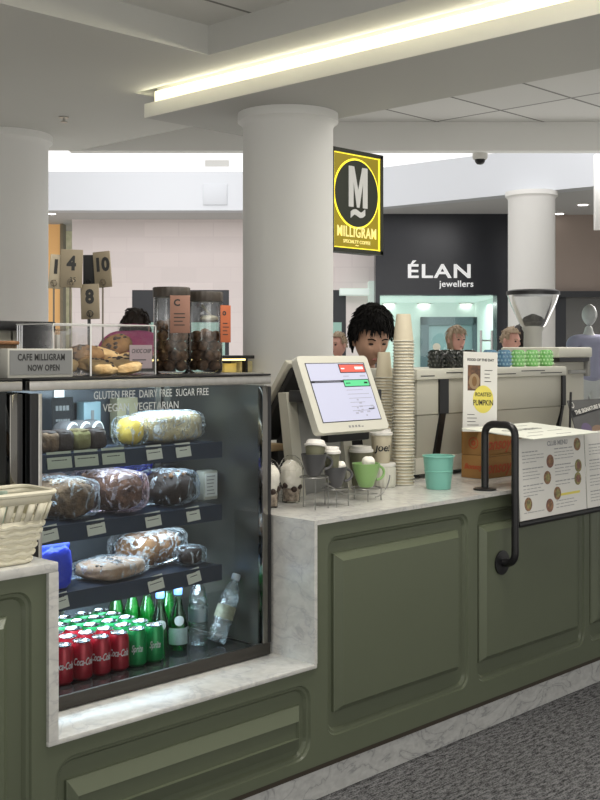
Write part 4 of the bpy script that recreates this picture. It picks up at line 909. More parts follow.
mb = MB(); mb.tube([(g1.x, g1.y - .048, g1.z - .02), (g2.x, g2.y - .046, g2.z - .02), (g3.x, g3.y - .054, g3.z - .02)], .002, 6)
mb.tube([(g3.x - .02 + .085 * math.cos(a), g3.y - .062, g3.z + .055 + .085 * math.sin(a)) for a in [-PI / 2 + .12 * k for k in range(13)]], .0024, 6); mb.build('side_wire', WIRE, t)
def china(g, rt, h, m, label):
    c = g + Vector((0, 0, .001)); t = thing('coffee_cup', label, 'cup', c, 'glazed cups in the wire stand')
    MB().lathe([(rt * .45, 0), (rt * .52, .004), (rt * .72, h * .35), (rt * .92, h * .75), (rt, h), (rt - .004, h), (rt * .86, h * .72), (rt * .6, h * .3), (.001, .010)], c, 36).build('cup_body', m, t)
    A = rotz(-.45, c); P = [A @ Vector((c.x + rt * .82 + .030 * math.sin(a), c.y, c.z + h * .58 + h * .30 * math.cos(a))) for a in [PI * k / 12 for k in range(13)]]
    MB().tube(P, .005, 8).build('handle', m, t); return c
china(*cups[0], 'charcoal cup on the highest step of the wire stand'); china(*cups[1], 'charcoal cup on the middle step with a dollop of cream'); china(*cups[2], 'apple green cup on the wire stand')
def takeaway(c, rb, rt, h, label, m, group=None, lean=None, dome=False):
    t = thing('takeaway_cup', label, 'paper cup', c, group)
    MB().lathe([(rb * .95, 0), (rb, .002), (rt, h), (rt * .9, h - .002)], c, 30, cap1=True).build('cup_body', m, t)
    MB().lathe([(rt + .001, h - .006), (rt + .004, h - .004), (rt + .004, h + .004), (rt * .96, h + .007), (rt * .90, h + .017), (rt * .82, h + .019), (rt * .78, h + .014)], c, 30).build('lid', LID, t)
    if lean: t.rotation_euler = lean
    return t
takeaway(g1 + Vector((.004, .004, .020)), .026, .036, .088, 'olive paper cup with a white lid tilted inside the highest charcoal cup', OLIVE, lean=(-.12, .22, 0))
takeaway(g2 + Vector((-.012, .004, .020)), .020, .028, .108, 'small olive paper cup with a white lid standing inside the middle charcoal cup', OLIVE)
c = onZ(361, 489, ZW + .001); takeaway(c, .034, .046, .155, 'large olive paper cup with a white lid behind the apple green cup', OLIVE)
for g, dx_, l, r in ((g2, .020, 'dollop of cream on the middle charcoal cup', .019), (g3, .004, 'scoop of cream on top of the apple green cup', .024)):
    hz = (.074 if g is g2 else .088) - .004
    o = MB(); o.ell((g.x + dx_, g.y - .008, g.z + hz + r * .45), (r, r, r * .85), 18, 12, fn=loaf_fn(2.2, .12, 2.6, 90)); o.ell((g.x + dx_ * .3, g.y, g.z + hz - .010), (.030, .030, .012), 18, 8); o.build('cream_scoop', CREAMF, origin=(g.x, g.y, g.z + hz - .02), label=l, cat='cream')
# white tub and the lettered takeaway cup on it
c = onZ(384, 486.5, ZW + .001); t = thing('ribbed_tub', 'squat ribbed white tub beside the tall cup stacks', 'tub', c)
mb = MB(); mb.loops([[(c.x + k * (1 + .02 * math.cos(18 * a)) * math.cos(a), c.y + k * (1 + .02 * math.cos(18 * a)) * math.sin(a), c.z + z) for a in [2 * PI * j / 90 for j in range(90)]] for k, z in ((.044, 0), (.048, .01), (.048, .078), (.043, .086))], sm=True, cap0=True); mb.build('tub', CREAML, t)
MB().lathe([(.046, .084), (.048, .086), (.048, .094), (.044, .098)], c, 30).build('lid', LID, t)
c2 = c + Vector((-.012, .004, .099)); t = takeaway(c2, .034, .043, .118, 'cream takeaway cup with dark lettering standing on the white tub', PAPERCUP)
MB().text('Joe!', .042, Matrix.Translation((c2.x, c2.y, c2.z + .062)) @ Matrix.Rotation(PHI + .1, 4, 'Z'), shear=.15, off=.001, wrap=.0392, ext=.0003).build('lettering', INK, t)
# stacks of upside-down paper cups: every cup its own object
def make_cup(rim, top, h, label, group):
    t = thing('stacked_cup', label, 'paper cup', (0, 0, 0), group)
    MB().lathe([(rim, .0), (rim + .0015, .002), (rim, .0045), (rim - .0015, .005), (top, h - .004), (top - .002, h), (top - .004, h - .001), (.001, h - .003)], (0, 0, 0), 26, cap0=False).build('cup_wall', PAPERCUP, t)
    MB().tube([((rim + .0005) * math.cos(a), (rim + .0005) * math.sin(a), .003) for a in [2 * PI * j / 26 for j in range(26)]], .0024, 6, closed=True).build('rolled_rim', CREAML, t)
    return t
for px, py, Y, rim, top, h, ytop, nm in ((403.5, 486, 2.96, .0435, .030, .115, 314, 'taller'), (384, 480, 3.12, .0375, .027, .112, 352, 'shorter')):
    X = XY(px, Y); dd = X * CA + Y * SA; ztop = H - (ytop - 350) * dd / FPX; pitch = .0128; n = int(round((ztop - h - ZW) / pitch)); pitch = (ztop - h - ZW - .001) / n
    c0 = make_cup(rim, top, h, 'upside-down cream paper cup nested in the %s cup stack' % nm, 'cups in the %s stack' % nm); c0.location = (X, Y, ZW + .001)
    for k in range(1, n + 1):
        o = dup(c0, None, (X + random.uniform(-.001, .001), Y + random.uniform(-.001, .001), ZW + .001 + pitch * k))
    o['label'] = 'topmost upside-down paper cup of the %s stack' % nm
# teal bucket
c = onZ(438.5, 488.5, ZW + .001); t = thing('teal_pot', 'small turquoise metal pot in front of the coffee machine', 'pot', c)
MB().lathe([(.048, 0), (.049, .003), (.062, .130), (.059, .130), (.046, .006), (.001, .006)], c, 36).build('pot_body', TEAL, t)
MB().tube([(c.x + .0625 * math.cos(a), c.y + .0625 * math.sin(a), c.z + .131) for a in [2 * PI * j / 36 for j in range(36)]], .0035, 8, closed=True).build('rolled_rim', TEAL, t)
MB().tube([(c.x + .0565 * math.cos(a), c.y + .0565 * math.sin(a), c.z + .072) for a in [2 * PI * j / 36 for j in range(36)]], .002, 6, closed=True).build('bead', TEAL, t)

# ================================================================== COFFEE MACHINE
mx0, mx1, my0, my1 = XY(415, 3.0), 5.02, 3.0, 3.36; zt_ = 1.418
t = thing('coffee_machine', 'large cream espresso machine seen from its back', 'coffee machine', ((mx0 + mx1) / 2, 3.18, ZW))
MB().box(mx0, mx1, my0 - .012, my1, 1.372, zt_, .006).build('top_tray', CREAML, t)
MB().box(mx0 + .015, mx1 - .015, my0, my1, 1.22, 1.372, .004).build('upper_body', CREAM, t)
mb = MB(); mb.loops([[(mx0 + .02 + i, my0 + .004 + j, z), (mx1 - .02 - i, my0 + .004 + j, z), (mx1 - .02 - i, my1 - .02, z), (mx0 + .02 + i, my1 - .02, z)] for i, j, z in ((.045, .04, 1.03), (0, .0, 1.218))], cap0=True); mb.build('lower_body', CREAM, t)
MB().box(mx0 + .05, mx1 - .05, my0 + .035, my1 - .03, .960, 1.03, .004).build('drip_base', CREAML, t)
for X, kk in ((mx0 + .195, 1), (mx1 - .02, .5)):
    MB().loops([[(X - w * kk, y, z), (X + w * kk, y, z), (X + w * kk, y + .02, z), (X - w * kk, y + .02, z)] for w, y, z in ((.018, my0 + .030, 1.03), (.020, my0 - .004, 1.22), (.032, my0 - .010, 1.222), (.032, my0 - .010, 1.372))], cap0=True).build('black_strut', BLACK, t)
mb = MB()
for a, b in ((.02, .10), (.17, .36), (.47, .62), (.66, .83), (.80, .96)): X0, X1 = mx0 + (mx1 - mx0) * a, mx0 + (mx1 - mx0) * b; z = 1.400 if a in (.17, .66) else 1.388; mb.box(X0, X1, my0 - .0135, my0 - .012, z - .002, z + .002)
mb.build('vent_slot', BLACK, t)
MB().box(mx0 + .26, mx0 + .33, my0 + .042, my0 + .05, .99, 1.02, .002).build('maker_badge', mat('badge_red', (.35, .08, .03), .4), t)
for X in (mx0 + .11, mx1 - .11):
    for Y in (my0 + .09, my1 - .08): MB().lathe([(.026, 0), (.022, .034)], (X, Y, ZW + .001), 18).build('foot', BLACK, t)
# dimpled tumblers on the warming tray
def tumbler(c, r, h, m, bm_, label, group, seed):
    t = thing('dimpled_tumbler', label, 'tumbler', c, group)
    MB().lathe([(r * .86, 0), (r, .006), (r, h * .7), (r * .9, h * .93), (r * .7, h)], c, 28).build('glass_body', m, t)
    mb = MB(); n = 12
    for j in range(4):
        for i in range(n):
            a = 2 * PI * (i + .5 * (j % 2)) / n; z = h * (.16 + .22 * j); rr_ = r * (1.0 if j < 3 else .93)
            mb.ell((c[0] + rr_ * math.cos(a), c[1] + rr_ * math.sin(a), c[2] + z), (.006, .006, .006), 7, 5)
    mb.build('dimples', bm_, t)
TG = mat('green_glass', (.20, .50, .16), .2, coat=.3); TGD = mat('green_glass_dimple', (.45, .75, .38), .15); TBl = mat('blue_glass', (.10, .22, .34), .2, coat=.3); TBD = mat('blue_glass_dimple', (.22, .38, .50), .15); TDD = mat('dark_glass_dimple', (.06, .065, .06), .2)
ym = 3.09; z = zt_ + .001
for px, m, b_, l in ((443, GLAZE_D, TDD, 'dark speckled tumbler nearest the paper cup stacks'), (454, GLAZE_D, TDD, 'second dark speckled tumbler from the paper cup stacks'), (465, GLAZE_D, TDD, 'dark speckled tumbler beside the pumpkin sign edge'), (476, GLAZE_D, TDD, 'dark speckled tumbler half hidden behind the pumpkin sign'), (490, TBl, TBD, 'blue dimpled tumbler beside the pumpkin sign'), (504, TBl, TBD, 'blue dimpled tumbler beside the green ones'), (518, TG, TGD, 'green dimpled tumbler beside the blue ones'), (532, TG, TGD, 'green dimpled tumbler in front of the grinder'), (546, TG, TGD, 'green dimpled tumbler farthest along the machine')):
    tumbler((XY(px - (7 if px < 480 else 0), ym), ym, z), .034, .082, m, b_, l + ' on the coffee machine', 'tumblers on the coffee machine', px)
for px, l, m in ((440, 'black wire loop handle of a cup hook beside the dark tumblers', BLACK),):
    X = XY(px, 3.06); t = thing('wire_tongs', 'curled black wire tongs lying on the coffee machine beside the dark tumblers', 'tongs', (X, 3.05, z))
    for s_ in (-1, 1):
        MB().tube(arc_path([(X - .02, 3.04, z + .004), (X - .03, 3.03, z + .05), (X + .01, 3.04 + .006 * s_, z + .066), (X + .10, 3.045 + .012 * s_, z + .012)], .02), .0035, 8).build('arm', BLACK, t)
t = thing('round_tag', 'small round cream tag on a stick on the coffee machine above the wire tongs', 'tag', (XY(436, 3.2), 3.2, z)); X = XY(436, 3.2)
MB().tube([(X, 3.2, z), (X, 3.2, z + .085)], .004).build('stem', CREAM, t); MB().lathe([(.001, 0), (.018, .001), (.018, .005), (.001, .006)], n=20, mx=frame((X, 3.197, z + .095), (SA, -CA, 0), (0, 0, 1))).build('disc', CREAML, t)
# grinder behind the machine
Yg = 3.53; X = XY(533, Yg); gd = X * CA + Yg * SA; k = gd / FPX
t = thing('coffee_grinder', 'coffee grinder with a clear funnel hopper and black lid behind the machine', 'coffee grinder', (X, Yg, ZW))
zc = lambda py: H - (py - 350) * k
r0 = 25.5 * k
MB().box(X - .10, X + .10, Yg - .10, Yg + .10, ZW + .001, 1.36, .02).build('grinder_body', CREAM, t)
MB().lathe([(.075, 1.36), (.055, 1.40), (.052, zc(332)), (.062, zc(329)), (.062, zc(326))], (X, Yg, 0), 30).build('neck', mat('grinder_neck', (.50, .50, .47), .4), t)
MB().lathe([(.055, zc(328)), (r0 * .50, zc(325)), (r0 * .90, zc(303)), (r0, zc(295))], (X, Yg, 0), 36, cap0=False, cap1=False).build('hopper', film('hopper_plastic', (.90, .91, .91), (1, 1, 1), .03, .12, ior=1.25), t)
MB().lathe([(r0 * .97, zc(295.5)), (r0 * 1.04, zc(295)), (r0 * 1.04, zc(291.5)), (r0 * .9, zc(290))], (X, Yg, 0), 36).build('hopper_lid', BLACK, t)
MB().lathe([(.05, zc(327)), (.075, zc(322)), (.05, zc(317)), (.01, zc(314))], (X, Yg, 0), 26).build('coffee_beans', mat('smoky_beans', (.16, .155, .15), .6, bump=(70, 1)), t)
# second machine at the far end
t = thing('cream_appliance', 'boxy cream appliance with a dark slot beyond the coffee machine', 'appliance', (5.36, 3.25, ZW))
a0, a1 = 5.10, 5.44; zz = 1.515
MB().box(a0 + .03, a1 - .02, 3.12, 3.42, ZW + .001, 1.44, .008).build('body', CREAM, t); MB().box(a0, a1, 3.08, 3.44, 1.46, zz, .012).build('top_cover', CREAML, t)
MB().box(a0 + .02, a1 - .02, 3.09, 3.43, 1.44, 1.46).build('slot', BLACK, t)
MB().box(a1 - .015, a1 + .012, 3.10, 3.13, 1.36, 1.50, .004).build('latch', GREYPL, t); MB().box(a0 + .15, a0 + .30, 3.10, 3.12, 1.375, 1.395, .002).build('button_panel', GREYPL, t)

# ================================================================== CARTONS AND THE PUMPKIN SIGN
yb_ = 2.82
def carton(x0, x1, y0, y1, z0, z1, label, script, sz, sxx=0):
    t = thing('carton', label, 'carton', ((x0 + x1) / 2, (y0 + y1) / 2, z0), 'brown drink cartons on the worktop')
    MB().box(x0, x1, y0, y1, z0, z1, .002).build('box', BOXB, t)
    MB().box(x0 + .002, x1 - .002, y0 - .0008, y0, z1 - .008, z1 - .005).build('flap_edge', mat('carton_edge', (.16, .08, .025), .8), t)
    mb = MB(); mb.text(script, sz, FRONT(((x0 + x1) / 2 + sxx, y0 - .0012, z0 + (z1 - z0) * .45)), shear=.35, off=.0012, ext=.0004); mb.build('lettering', BOXR, t)
    return t
SIDE = lambda o: frame(o, (0, -1, 0), (0, 0, 1))
xa = XY(485, yb_); xb = xa + .36
for k, (l, n_) in enumerate((('lower of the two stacked brown cartons behind the black handrail', 'lower'), ('upper of the two stacked brown cartons, under the pumpkin sign', 'upper'))):
    z0 = ZW + .001 + .102 * k; t = carton(xa, xb, yb_, yb_ + .125, z0, z0 + .101, l, 'Bonsoy', .075, -.10)
    if k == 0:
        mb = MB(); mb.text('Bonsoy', .032, SIDE((xa - .0012, yb_ + .0625, z0 + .05)), shear=.35, off=.001, ext=.0004); mb.build('side_lettering', BOXR, t)
    else:
        mb = MB(); R3 = SIDE((xa - .0006, yb_ + .06, z0 + .052))
        for k0, k1 in ((.026, .021), (.012, .004)): mb.loops([[R3 @ Vector((q * math.cos(a), q * math.sin(a), .0006)) for a in [2 * PI * j / 24 for j in range(24)]] for q in (k0, k1)], cap1=False)
        mb.build('emblem', BOXR, t)
def sheet(name, label, cat, c, w, h, mx, group=None, m=PAPER, th=.003):
    t = thing(name, label, cat, c, group); MB().box(-w / 2, w / 2, -h / 2, h / 2, -th, 0, mx=mx).build('sheet', m, t); return t
pA = onY(463, 351, 2.86); pB = onY(496.5, 351, 2.86); pC = onY(480, 431, 2.815); zb_ = ZW + .206
dW = (mall(1, 0) * .146); hS = .345
cS = Vector((pC.x + .045, 2.845, zb_ + hS / 2)); MS = frame(cS + Vector((0, 0, 0)), (SA + .25, -CA + .25, 0), (-.045, .06, 1))
MS = MS @ Matrix.Rotation(-.03, 4, 'Z')
t = sheet('pumpkin_sign', 'tall white paper sign for roasted pumpkin standing on the brown cartons', 'sign', (cS.x, cS.y, zb_), .165, hS, MS, th=.004)
mb = MB(); mb.text('FOOD OF THE DAY', .0155, MS @ Matrix.Translation((0, .138, .0006)), off=.0005, sx=.95, ext=.0002); mb.text('ROASTED', .024, MS @ Matrix.Translation((.014, -.012, .0016)), off=.0003, sx=.75, ext=.0002); mb.text('PUMPKIN', .034, MS @ Matrix.Translation((.014, -.048, .0016)), off=.0004, sx=.70, ext=.0002)
for k in range(4): mb.box(.02, .02 + random.uniform(.025, .045), .092 - .016 * k, .095 - .016 * k, 0, .0006, mx=MS)
for k in range(4): mb.box(-.062, -.062 + random.uniform(.03, .075), -.10 - .015 * k, -.0975 - .015 * k, 0, .0006, mx=MS)
mb.build('lettering', INK, t)
mb = MB(); mb.loops([[MS @ Vector((.014 + .050 * math.cos(a), -.032 + .060 * math.sin(a), zz)) for a in [2 * PI * j / 32 for j in range(32)]] for zz in (.0003, .0009)]); mb.build('yellow_disc', YELLOW, t)
mb = MB(); mb.box(-.062, .0, .005, .115, 0, .0005, mx=MS); mb.build('food_photo', PHOTO, t)
mb = MB(); mb.ell((-.030, .045, .0007), (.026, .034, .0006), 20, 6, mx=MS); mb.ell((-.030, .045, .0014), (.012, .022, .0005), 16, 6, 1, mx=MS); mb.build('photo_plate', [mat('plate_print', (.34, .24, .14), .6), mat('plate_print_dark', (.22, .12, .05), .6)], t)

# ================================================================== HANDRAIL, RAIL AND MENUS
xh, yf, ybk, zh = 3.765, 2.470, 2.612, 1.205
t = thing('bent_handrail', 'black bent tube handrail looping from the worktop down the counter front', 'handrail', (xh, ybk, ZW))
P = arc_path([(xh, ybk, ZW + .002), (xh, ybk, zh), (xh, yf, zh), (xh, yf, .66), (xh, Y0 - .016, .66)], .048, 8)
MB().tube(P, .0148, 14).build('tube', BLACK, t)
MB().lathe([(.046, 0), (.046, .006), (.022, .010)], (xh, ybk, ZW + .001), 26).build('base_flange', BLACK, t)
MB().lathe([(.048, 0), (.048, .006), (.022, .010)], n=26, mx=frame((xh, Y0 - .015, .66), (1, 0, 0), (0, 0, 1))).build('wall_flange', BLACK, t)
xh2 = 5.42
t2 = dup(t, None, (xh2, ybk, ZW), label='black bent tube handrail at the far end of the counter past the menus'); t['group'] = t2['group'] = 'black bent handrails'
zr = .812
MB().tube([(xh + .016, yf, zr), (xh2 - .016, yf, zr)], .012, 12).build('support_rail', BLACK, origin=(4.5, yf, zr), label='thin dark horizontal rail under the hanging menus', cat='rail')
DISH = [mat('dish_photo_%d' % i, c, .5, var=(90, v)) for i, (c, v) in enumerate((((.42, .24, .12), (.10, .05, .03)), ((.40, .36, .12), (.12, .10, .06)), ((.34, .16, .10), (.12, .06, .05))))]
LINEI = mat('menu_text_ink', (.36, .36, .37), .7)
def menu(x0, x1, label, dishes, title, flap=True, seed=1):
    rnd = random.Random(seed); w = x1 - x0; zt0, zb0 = 1.150, zr + .014; h = zt0 - zb0
    t = thing('menu_board', label, 'menu', ((x0 + x1) / 2, yf, zb0), 'hanging food menus')
    M = frame((x0, yf - .006, zb0), (1, 0, 0), (0, .015, h)); s_ = MB().box(0, w, 0, h, -.003, 0, mx=M).build('front_sheet', PAPER, t)
    mb = MB()
    if title: mb.text(title, .026, M @ Matrix.Translation((w * .58, h * .90, .0006)), off=.0008, ext=.0002, sx=1.1)
    blocks = {}
    if title: mb.build('title_lettering', LINEI, s_)
    for col_ in range(2):
        for r_ in range(19):
            z = h * (.82 - .041 * r_)
            if z < h * .04: continue
            xs = w * (.06 + .47 * col_)
            skip = any(abs(z - h * dz) < .03 and xs < w * dx_ < xs + w * .44 and dx_ * w - xs < .11 for dx_, dz, _ in dishes)
            if skip or (r_ % 5 == 4): continue
            L = w * rnd.uniform(.20, .34); n = rnd.randint(4, 7); x = xs; mb = blocks.setdefault((col_, r_ // 5), MB())
            for q in range(n): mb.box(x, x + L / n * rnd.uniform(.7, .92), z, z + (.0042 if r_ % 5 == 0 else .0028), 0, .0005, mx=M); x += L / n
    for q in blocks.values(): q.build('text_block', LINEI, s_)
    for i, (dx_, dz, q) in enumerate(dishes):
        mb = MB(); mb.loops([[M @ Vector((w * dx_ + k * math.cos(a), h * dz + k * math.sin(a), zz)) for a in [2 * PI * j / 24 for j in range(24)]] for k, zz in ((.027, .0003), (.027, .0012))])
        mb.loops([[M @ Vector((w * dx_ + .003 + k * math.cos(a), h * dz + k * math.sin(a), zz)) for a in [2 * PI * j / 24 for j in range(24)]] for k, zz in ((.017, .0012), (.017, .0016))], m=1); mb.build('dish_photo', [DISH[q], DISH[(q + 1) % 3]], s_)
    if dishes:
        mb = MB(); mb.box(w * .60, w * .90, h * .225, h * .255, 0, .0006, mx=M); mb.build('highlight_bar', YELLOW, s_)
    if flap:
        F_ = frame((x0 - .005, 2.400, zt0 + .004), (1, 0, 0), (0, .40, .030)); f = MB().box(0, w + .01, 0, .345, -.003, .0, mx=F_).build('top_flap', mat('flap_paper', (.74, .76, .68), .55), t)
        mb = MB(); mb.text(title or '', .05, F_ @ Matrix.Translation((w * .45, .20, .0008)), off=.0006, ext=.0002); mb.build('flap_lettering', INKG, f); [MB().box(w * a, w * (a + .22), b, b + .006, 0, .0005, mx=F_).build('text_line', INKG, f) for a, b in ((.1, .06), (.5, .05), (.3, .12), (.62, .13), (.15, .30), (.55, .28))]
    return t
menu(XY(519, yf), XY(585.5, yf), 'white menu with round dish photos hanging beside the black handrail', [(.885, .855, 0), (.46, .68, 2), (.41, .48, 0), (.89, .575, 1), (.875, .41, 1), (.55, .265, 0), (.12, .19, 0), (.43, .13, 2)], 'CLUB MENU', True, 3)
menu(XY(586.5, yf), XY(640, yf), 'second white menu covered in small print, cut off by the photo edge', [], 'MENU', False, 5)
# dark poster behind the menus
Yp = 2.72; X0 = XY(568, Yp + .10); Pm = frame((X0, Yp, ZW + .001), (1, 0, 0), (0, .10, .31)); 
t = thing('dark_poster', 'dark grey poster with a diagonal black title band behind the menus', 'poster', (X0 + .2, Yp, ZW)); hP = .335
MB().box(0, .42, 0, hP, -.004, 0, mx=Pm).build('sheet', mat('poster_grey', (.16, .16, .16), .5, var=(6, .3)), t)
mb = MB(); mb.add([Pm @ Vector(p) for p in ((.005, hP - .085, .0006), (.42, hP - .04, .0006), (.42, hP - .008, .0006), (.005, hP - .052, .0006))], [(0, 1, 2, 3)]); mb.build('title_band', SBK, t)
mb = MB(); mb.text('THE SIGNATURE BLEND', .028, Pm @ Matrix.Translation((.20, hP - .046, .0012)) @ Matrix.Rotation(.108, 4, 'Z'), off=.0012, ext=.0002, sx=1.1); mb.build('lettering', PAPER, t); mb = MB()
mb.loops([[Pm @ Vector((.03 + k * math.cos(a), hP - .024 + k * math.sin(a), .001)) for a in [2 * PI * j / 20 for j in range(20)]] for k in (.016, .010)], cap1=False); mb.build('emblem', PAPER, t)
mb = MB(); mb.ell((.10, hP - .15, .0006), (.05, .035, .0006), 20, 6, 0, mx=Pm); mb.ell((.20, hP - .16, .0006), (.06, .03, .0006), 20, 6, 1, mx=Pm); mb.ell((.30, hP - .14, .0006), (.05, .03, .0006), 20, 6, 2, mx=Pm); mb.build('photo', [mat('poster_purple', (.17, .13, .24), .5), mat('poster_brown', (.30, .20, .14), .5), mat('poster_white', (.5, .5, .5), .5)], t)
t = thing('poster_prop', 'slim black metal prop slanting beside the dark poster', 'stand', (X0 - .03, 2.78, ZW)); MB().tube([(X0 - .06, 2.78, ZW + .001), (X0 - .008, 2.80, ZW + .36)], .006).build('rod', BLACK, t); MB().lathe([(.03, 0), (.03, .004)], (X0 - .06, 2.78, ZW + .001), 16).build('foot', BLACK, t)

# ================================================================== BACK BAR behind the barista
t = thing('back_bar', 'pale back bar with a dark top shelf behind the display fridge', 'back bar', (4.2, 4.75, 0))
MB().box(2.6, 6.2, 4.55, 5.0, 0, 1.375, .004).build('carcass', mat('back_bar_cream', (.48, .47, .42), .5), t)
MB().box(2.6, 4.35, 4.56, 4.98, 1.452, 1.470, .002).build('top_shelf', BLACK, t)
for X in (2.62, 3.2, 3.8, 4.32): MB().box(X, X + .016, 4.60, 4.96, 1.375, 1.452).build('shelf_support', BLACK, t)
MB().box(2.64, 4.30, 4.58, 4.60, 1.442, 1.452).build('warm_light', mat('warm_strip', (1, .8, .4), .5, emit=((1, .75, .3), 3)), t)
for i, px in enumerate((227, 243, 259, 276, 292)):
    X = XY(px, 4.66); MB().box(X - .045, X + .045, 4.63, 4.71, 1.376, 1.376 + .05 + .012 * (i % 2), .003).build('tea_box', mat('tea_box_%d' % i, ((.72, .60, .22), (.75, .66, .36), (.68, .52, .14))[i % 3], .6), origin=(X, 4.67, 1.376), label='small yellow box %s under the dark shelf of the back bar' % ('first from the jars', 'second from the jars', 'third from the jars', 'fourth from the jars', 'nearest the till')[i], cat='box', group='yellow boxes on the back bar')

# ================================================================== PEOPLE
def skin_mesh(verts, edges, radii, sub=2, root=0):
    me = bpy.data.meshes.new('s'); me.from_pydata(verts, edges, []); ob = bpy.data.objects.new('s', me); COL.objects.link(ob)
    md = ob.modifiers.new('k', 'SKIN'); md.use_smooth_shade = True; md.branch_smoothing = .6
    for i, sv in enumerate(me.skin_vertices[0].data):
        r = radii[i]; sv.radius = (r, r) if not isinstance(r, tuple) else r; sv.use_root = i == root
    s_ = ob.modifiers.new('u', 'SUBSURF'); s_.levels = s_.render_levels = sub
    dg = bpy.context.evaluated_depsgraph_get(); m = bpy.data.meshes.new_from_object(ob.evaluated_get(dg))
    V = [v.co.copy() for v in m.vertices]; F = [list(p.vertices) for p in m.polygons]
    bpy.data.objects.remove(ob); bpy.data.meshes.remove(m); bpy.data.meshes.remove(me); return V, F
def G(a, b, s_): return math.exp(-((a - b) / s_) ** 2)
def head_fn(v):
    x, y, z = v; f = max(0, -y)                       # face looks along -y
    sx_w = 1 - .30 * max(0, -z - .1) ** 1.4; px_, py_, pz_ = x * .0735 * sx_w, y * .094, z * .116
    py_ *= (1 - .16 * max(0, -z - .25)) if y > 0 else (1 - .05 * max(0, -z))
    if y < 0:
        py_ -= .024 * G(x, 0, .13) * (G(z, -.20, .17)) * f + .012 * G(x, 0, .10) * G(z, .0, .2) * f
        for s_ in (-1, 1):
            py_ += .012 * G(x, s_ * .40, .17) * G(z, .04, .13) * f
            py_ -= .004 * G(x, s_ * .38, .22) * G(z, .20, .09) * f + .004 * G(x, s_ * .5, .2) * G(z, -.22, .2) * f
            py_ -= .006 * G(x, s_ * .12, .07) * G(z, -.27, .07) * f
        py_ -= .008 * G(x, 0, .24) * G(z, -.52, .06) * f + .009 * G(x, 0, .22) * G(z, -.62, .06) * f - .004 * G(x, 0, .25) * G(z, -.565, .025) * f
        py_ -= .012 * G(x, 0, .30) * G(z, -.88, .16)
    return Vector((px_, py_, pz_))
def person(label, loc, rz, skin, shirt, pants, hair, style, hs=1.0, hd=1.0, pitch=0., yaw=0., arms='down', group=None):
    t = thing('person', label, 'person', loc, group)
    K = hs
    sh, hp = .185, .095
    V = [(0, 0, .96), (0, .0, 1.10), (0, .005, 1.28), (0, .01, 1.42), (0, .012, 1.50), (0, -.002, 1.57)]; R = [(.155, .11), (.135, .10), (.165, .115), (.12, .085), (.055, .055), (.052, .052)]
    E = [(i, i + 1) for i in range(5)]
    def chain(start, pts, rad):
        p = start
        for a, r in zip(pts, rad): V.append(a); R.append(r); E.append((p, len(V) - 1)); p = len(V) - 1
        return p
    for s_ in (-1, 1):
        if arms == 'down': pts = [(s_ * .17, .01, 1.41), (s_ * .235, .02, 1.13), (s_ * .245, -.05, .90), (s_ * .245, -.075, .83)]
        else: pts = [(s_ * .17, .01, 1.41), (s_ * .25, -.02, 1.16), (s_ * .17, -.24, 1.11), (s_ * .15, -.315, 1.11)]
        w = chain(3, pts, (.060, .045, .029, (.036, .018)))
        a = Vector(pts[-1]); d = (a - Vector(pts[-2])).normalized(); sd = Vector((1, 0, 0)) if arms != 'down' else Vector((0, 1, 0)); sd = (sd - d * sd.dot(d)).normalized(); pn = Vector((0, 0, -1)) if arms != 'down' else Vector((-s_, 0, 0))
        for q, L in ((-.030, .070), (-.010, .080), (.010, .076), (.030, .060)):
            chain(w, [tuple(a + d * .035 + sd * q), tuple(a + d * (.035 + L * .5) + sd * q * 1.1 + pn * .008), tuple(a + d * (.03 + L * .85) + sd * q * 1.1 + pn * .026)], (.0095, .0085, .007))
        th = -s_ if arms != 'down' else -1
        chain(w, [tuple(a + d * .0 + sd * th * .036), tuple(a + d * .035 + sd * th * .052 + pn * .012)], (.011, .009))
        chain(0, [(s_ * hp, 0, .88), (s_ * hp, -.015, .50), (s_ * hp, .02, .09), (s_ * (hp + .01), -.11, .045)], (.088, .056, .040, (.040, .03)))
    bv, bf = skin_mesh(V, E, R, 2)
    mb = MB(); mb.add(bv, bf, 0, True)
    HM = Matrix.Translation((0, -.005, 1.535)) @ Matrix.Rotation(yaw, 4, 'Z') @ Matrix.Rotation(pitch, 4, 'X') @ Matrix.Scale(hd, 4) @ Matrix.Translation((0, -.012, .125))
    mb.ell((0, 0, 0), (1, 1, 1), 56, 44, 0, mx=HM, fn=head_fn)
    for s_ in (-1, 1):
        mb.ell((s_ * .0755, .010, -.004), (.010, .020, .032), 12, 10, 0, mx=HM)
        mb.ell((s_ * .0285, -.0795, .004), (.0125, .0075, .0048 if style == 'thick' else .0075), 14, 10, 1, mx=HM)
    mb.ell((0, -.0905, -.0635), (.022, .004, .006), 16, 8, 2, mx=HM)
    for s_ in (-1, 1): mb.tube([HM @ Vector(p) for p in ((s_ * .014, -.0905, .023), (s_ * .030, -.0885, .029), (s_ * .046, -.078, .024))], .0034, 6, 3)
    SC = Matrix.Scale(K, 4); mb.xf(SC); b = mb.build('body', [skin, EYE, LIP, hair])
    b.parent = t
    # clothing: a looser shell over the torso, upper arms and legs
    def shell(idx, grow, name, m):
        mp = {a: i for i, a in enumerate(idx)}
        ed = [(mp[a], mp[c_]) for a, c_ in E if a in mp and c_ in mp]
        rr_ = [tuple(x + grow for x in R[a]) if isinstance(R[a], tuple) else R[a] + grow for a in idx]
        v, f = skin_mesh([V[a] for a in idx], ed, rr_, 2); o = MB().add(v, f, 0, True).xf(SC).build(name, m); o.parent = t
    per = 4 + 12 + 2 + 4; A0 = 6; B0 = 6 + per
    shell([0, 1, 2, 3, 4, A0, A0 + 1, B0, B0 + 1], .017, 'shirt', shirt)
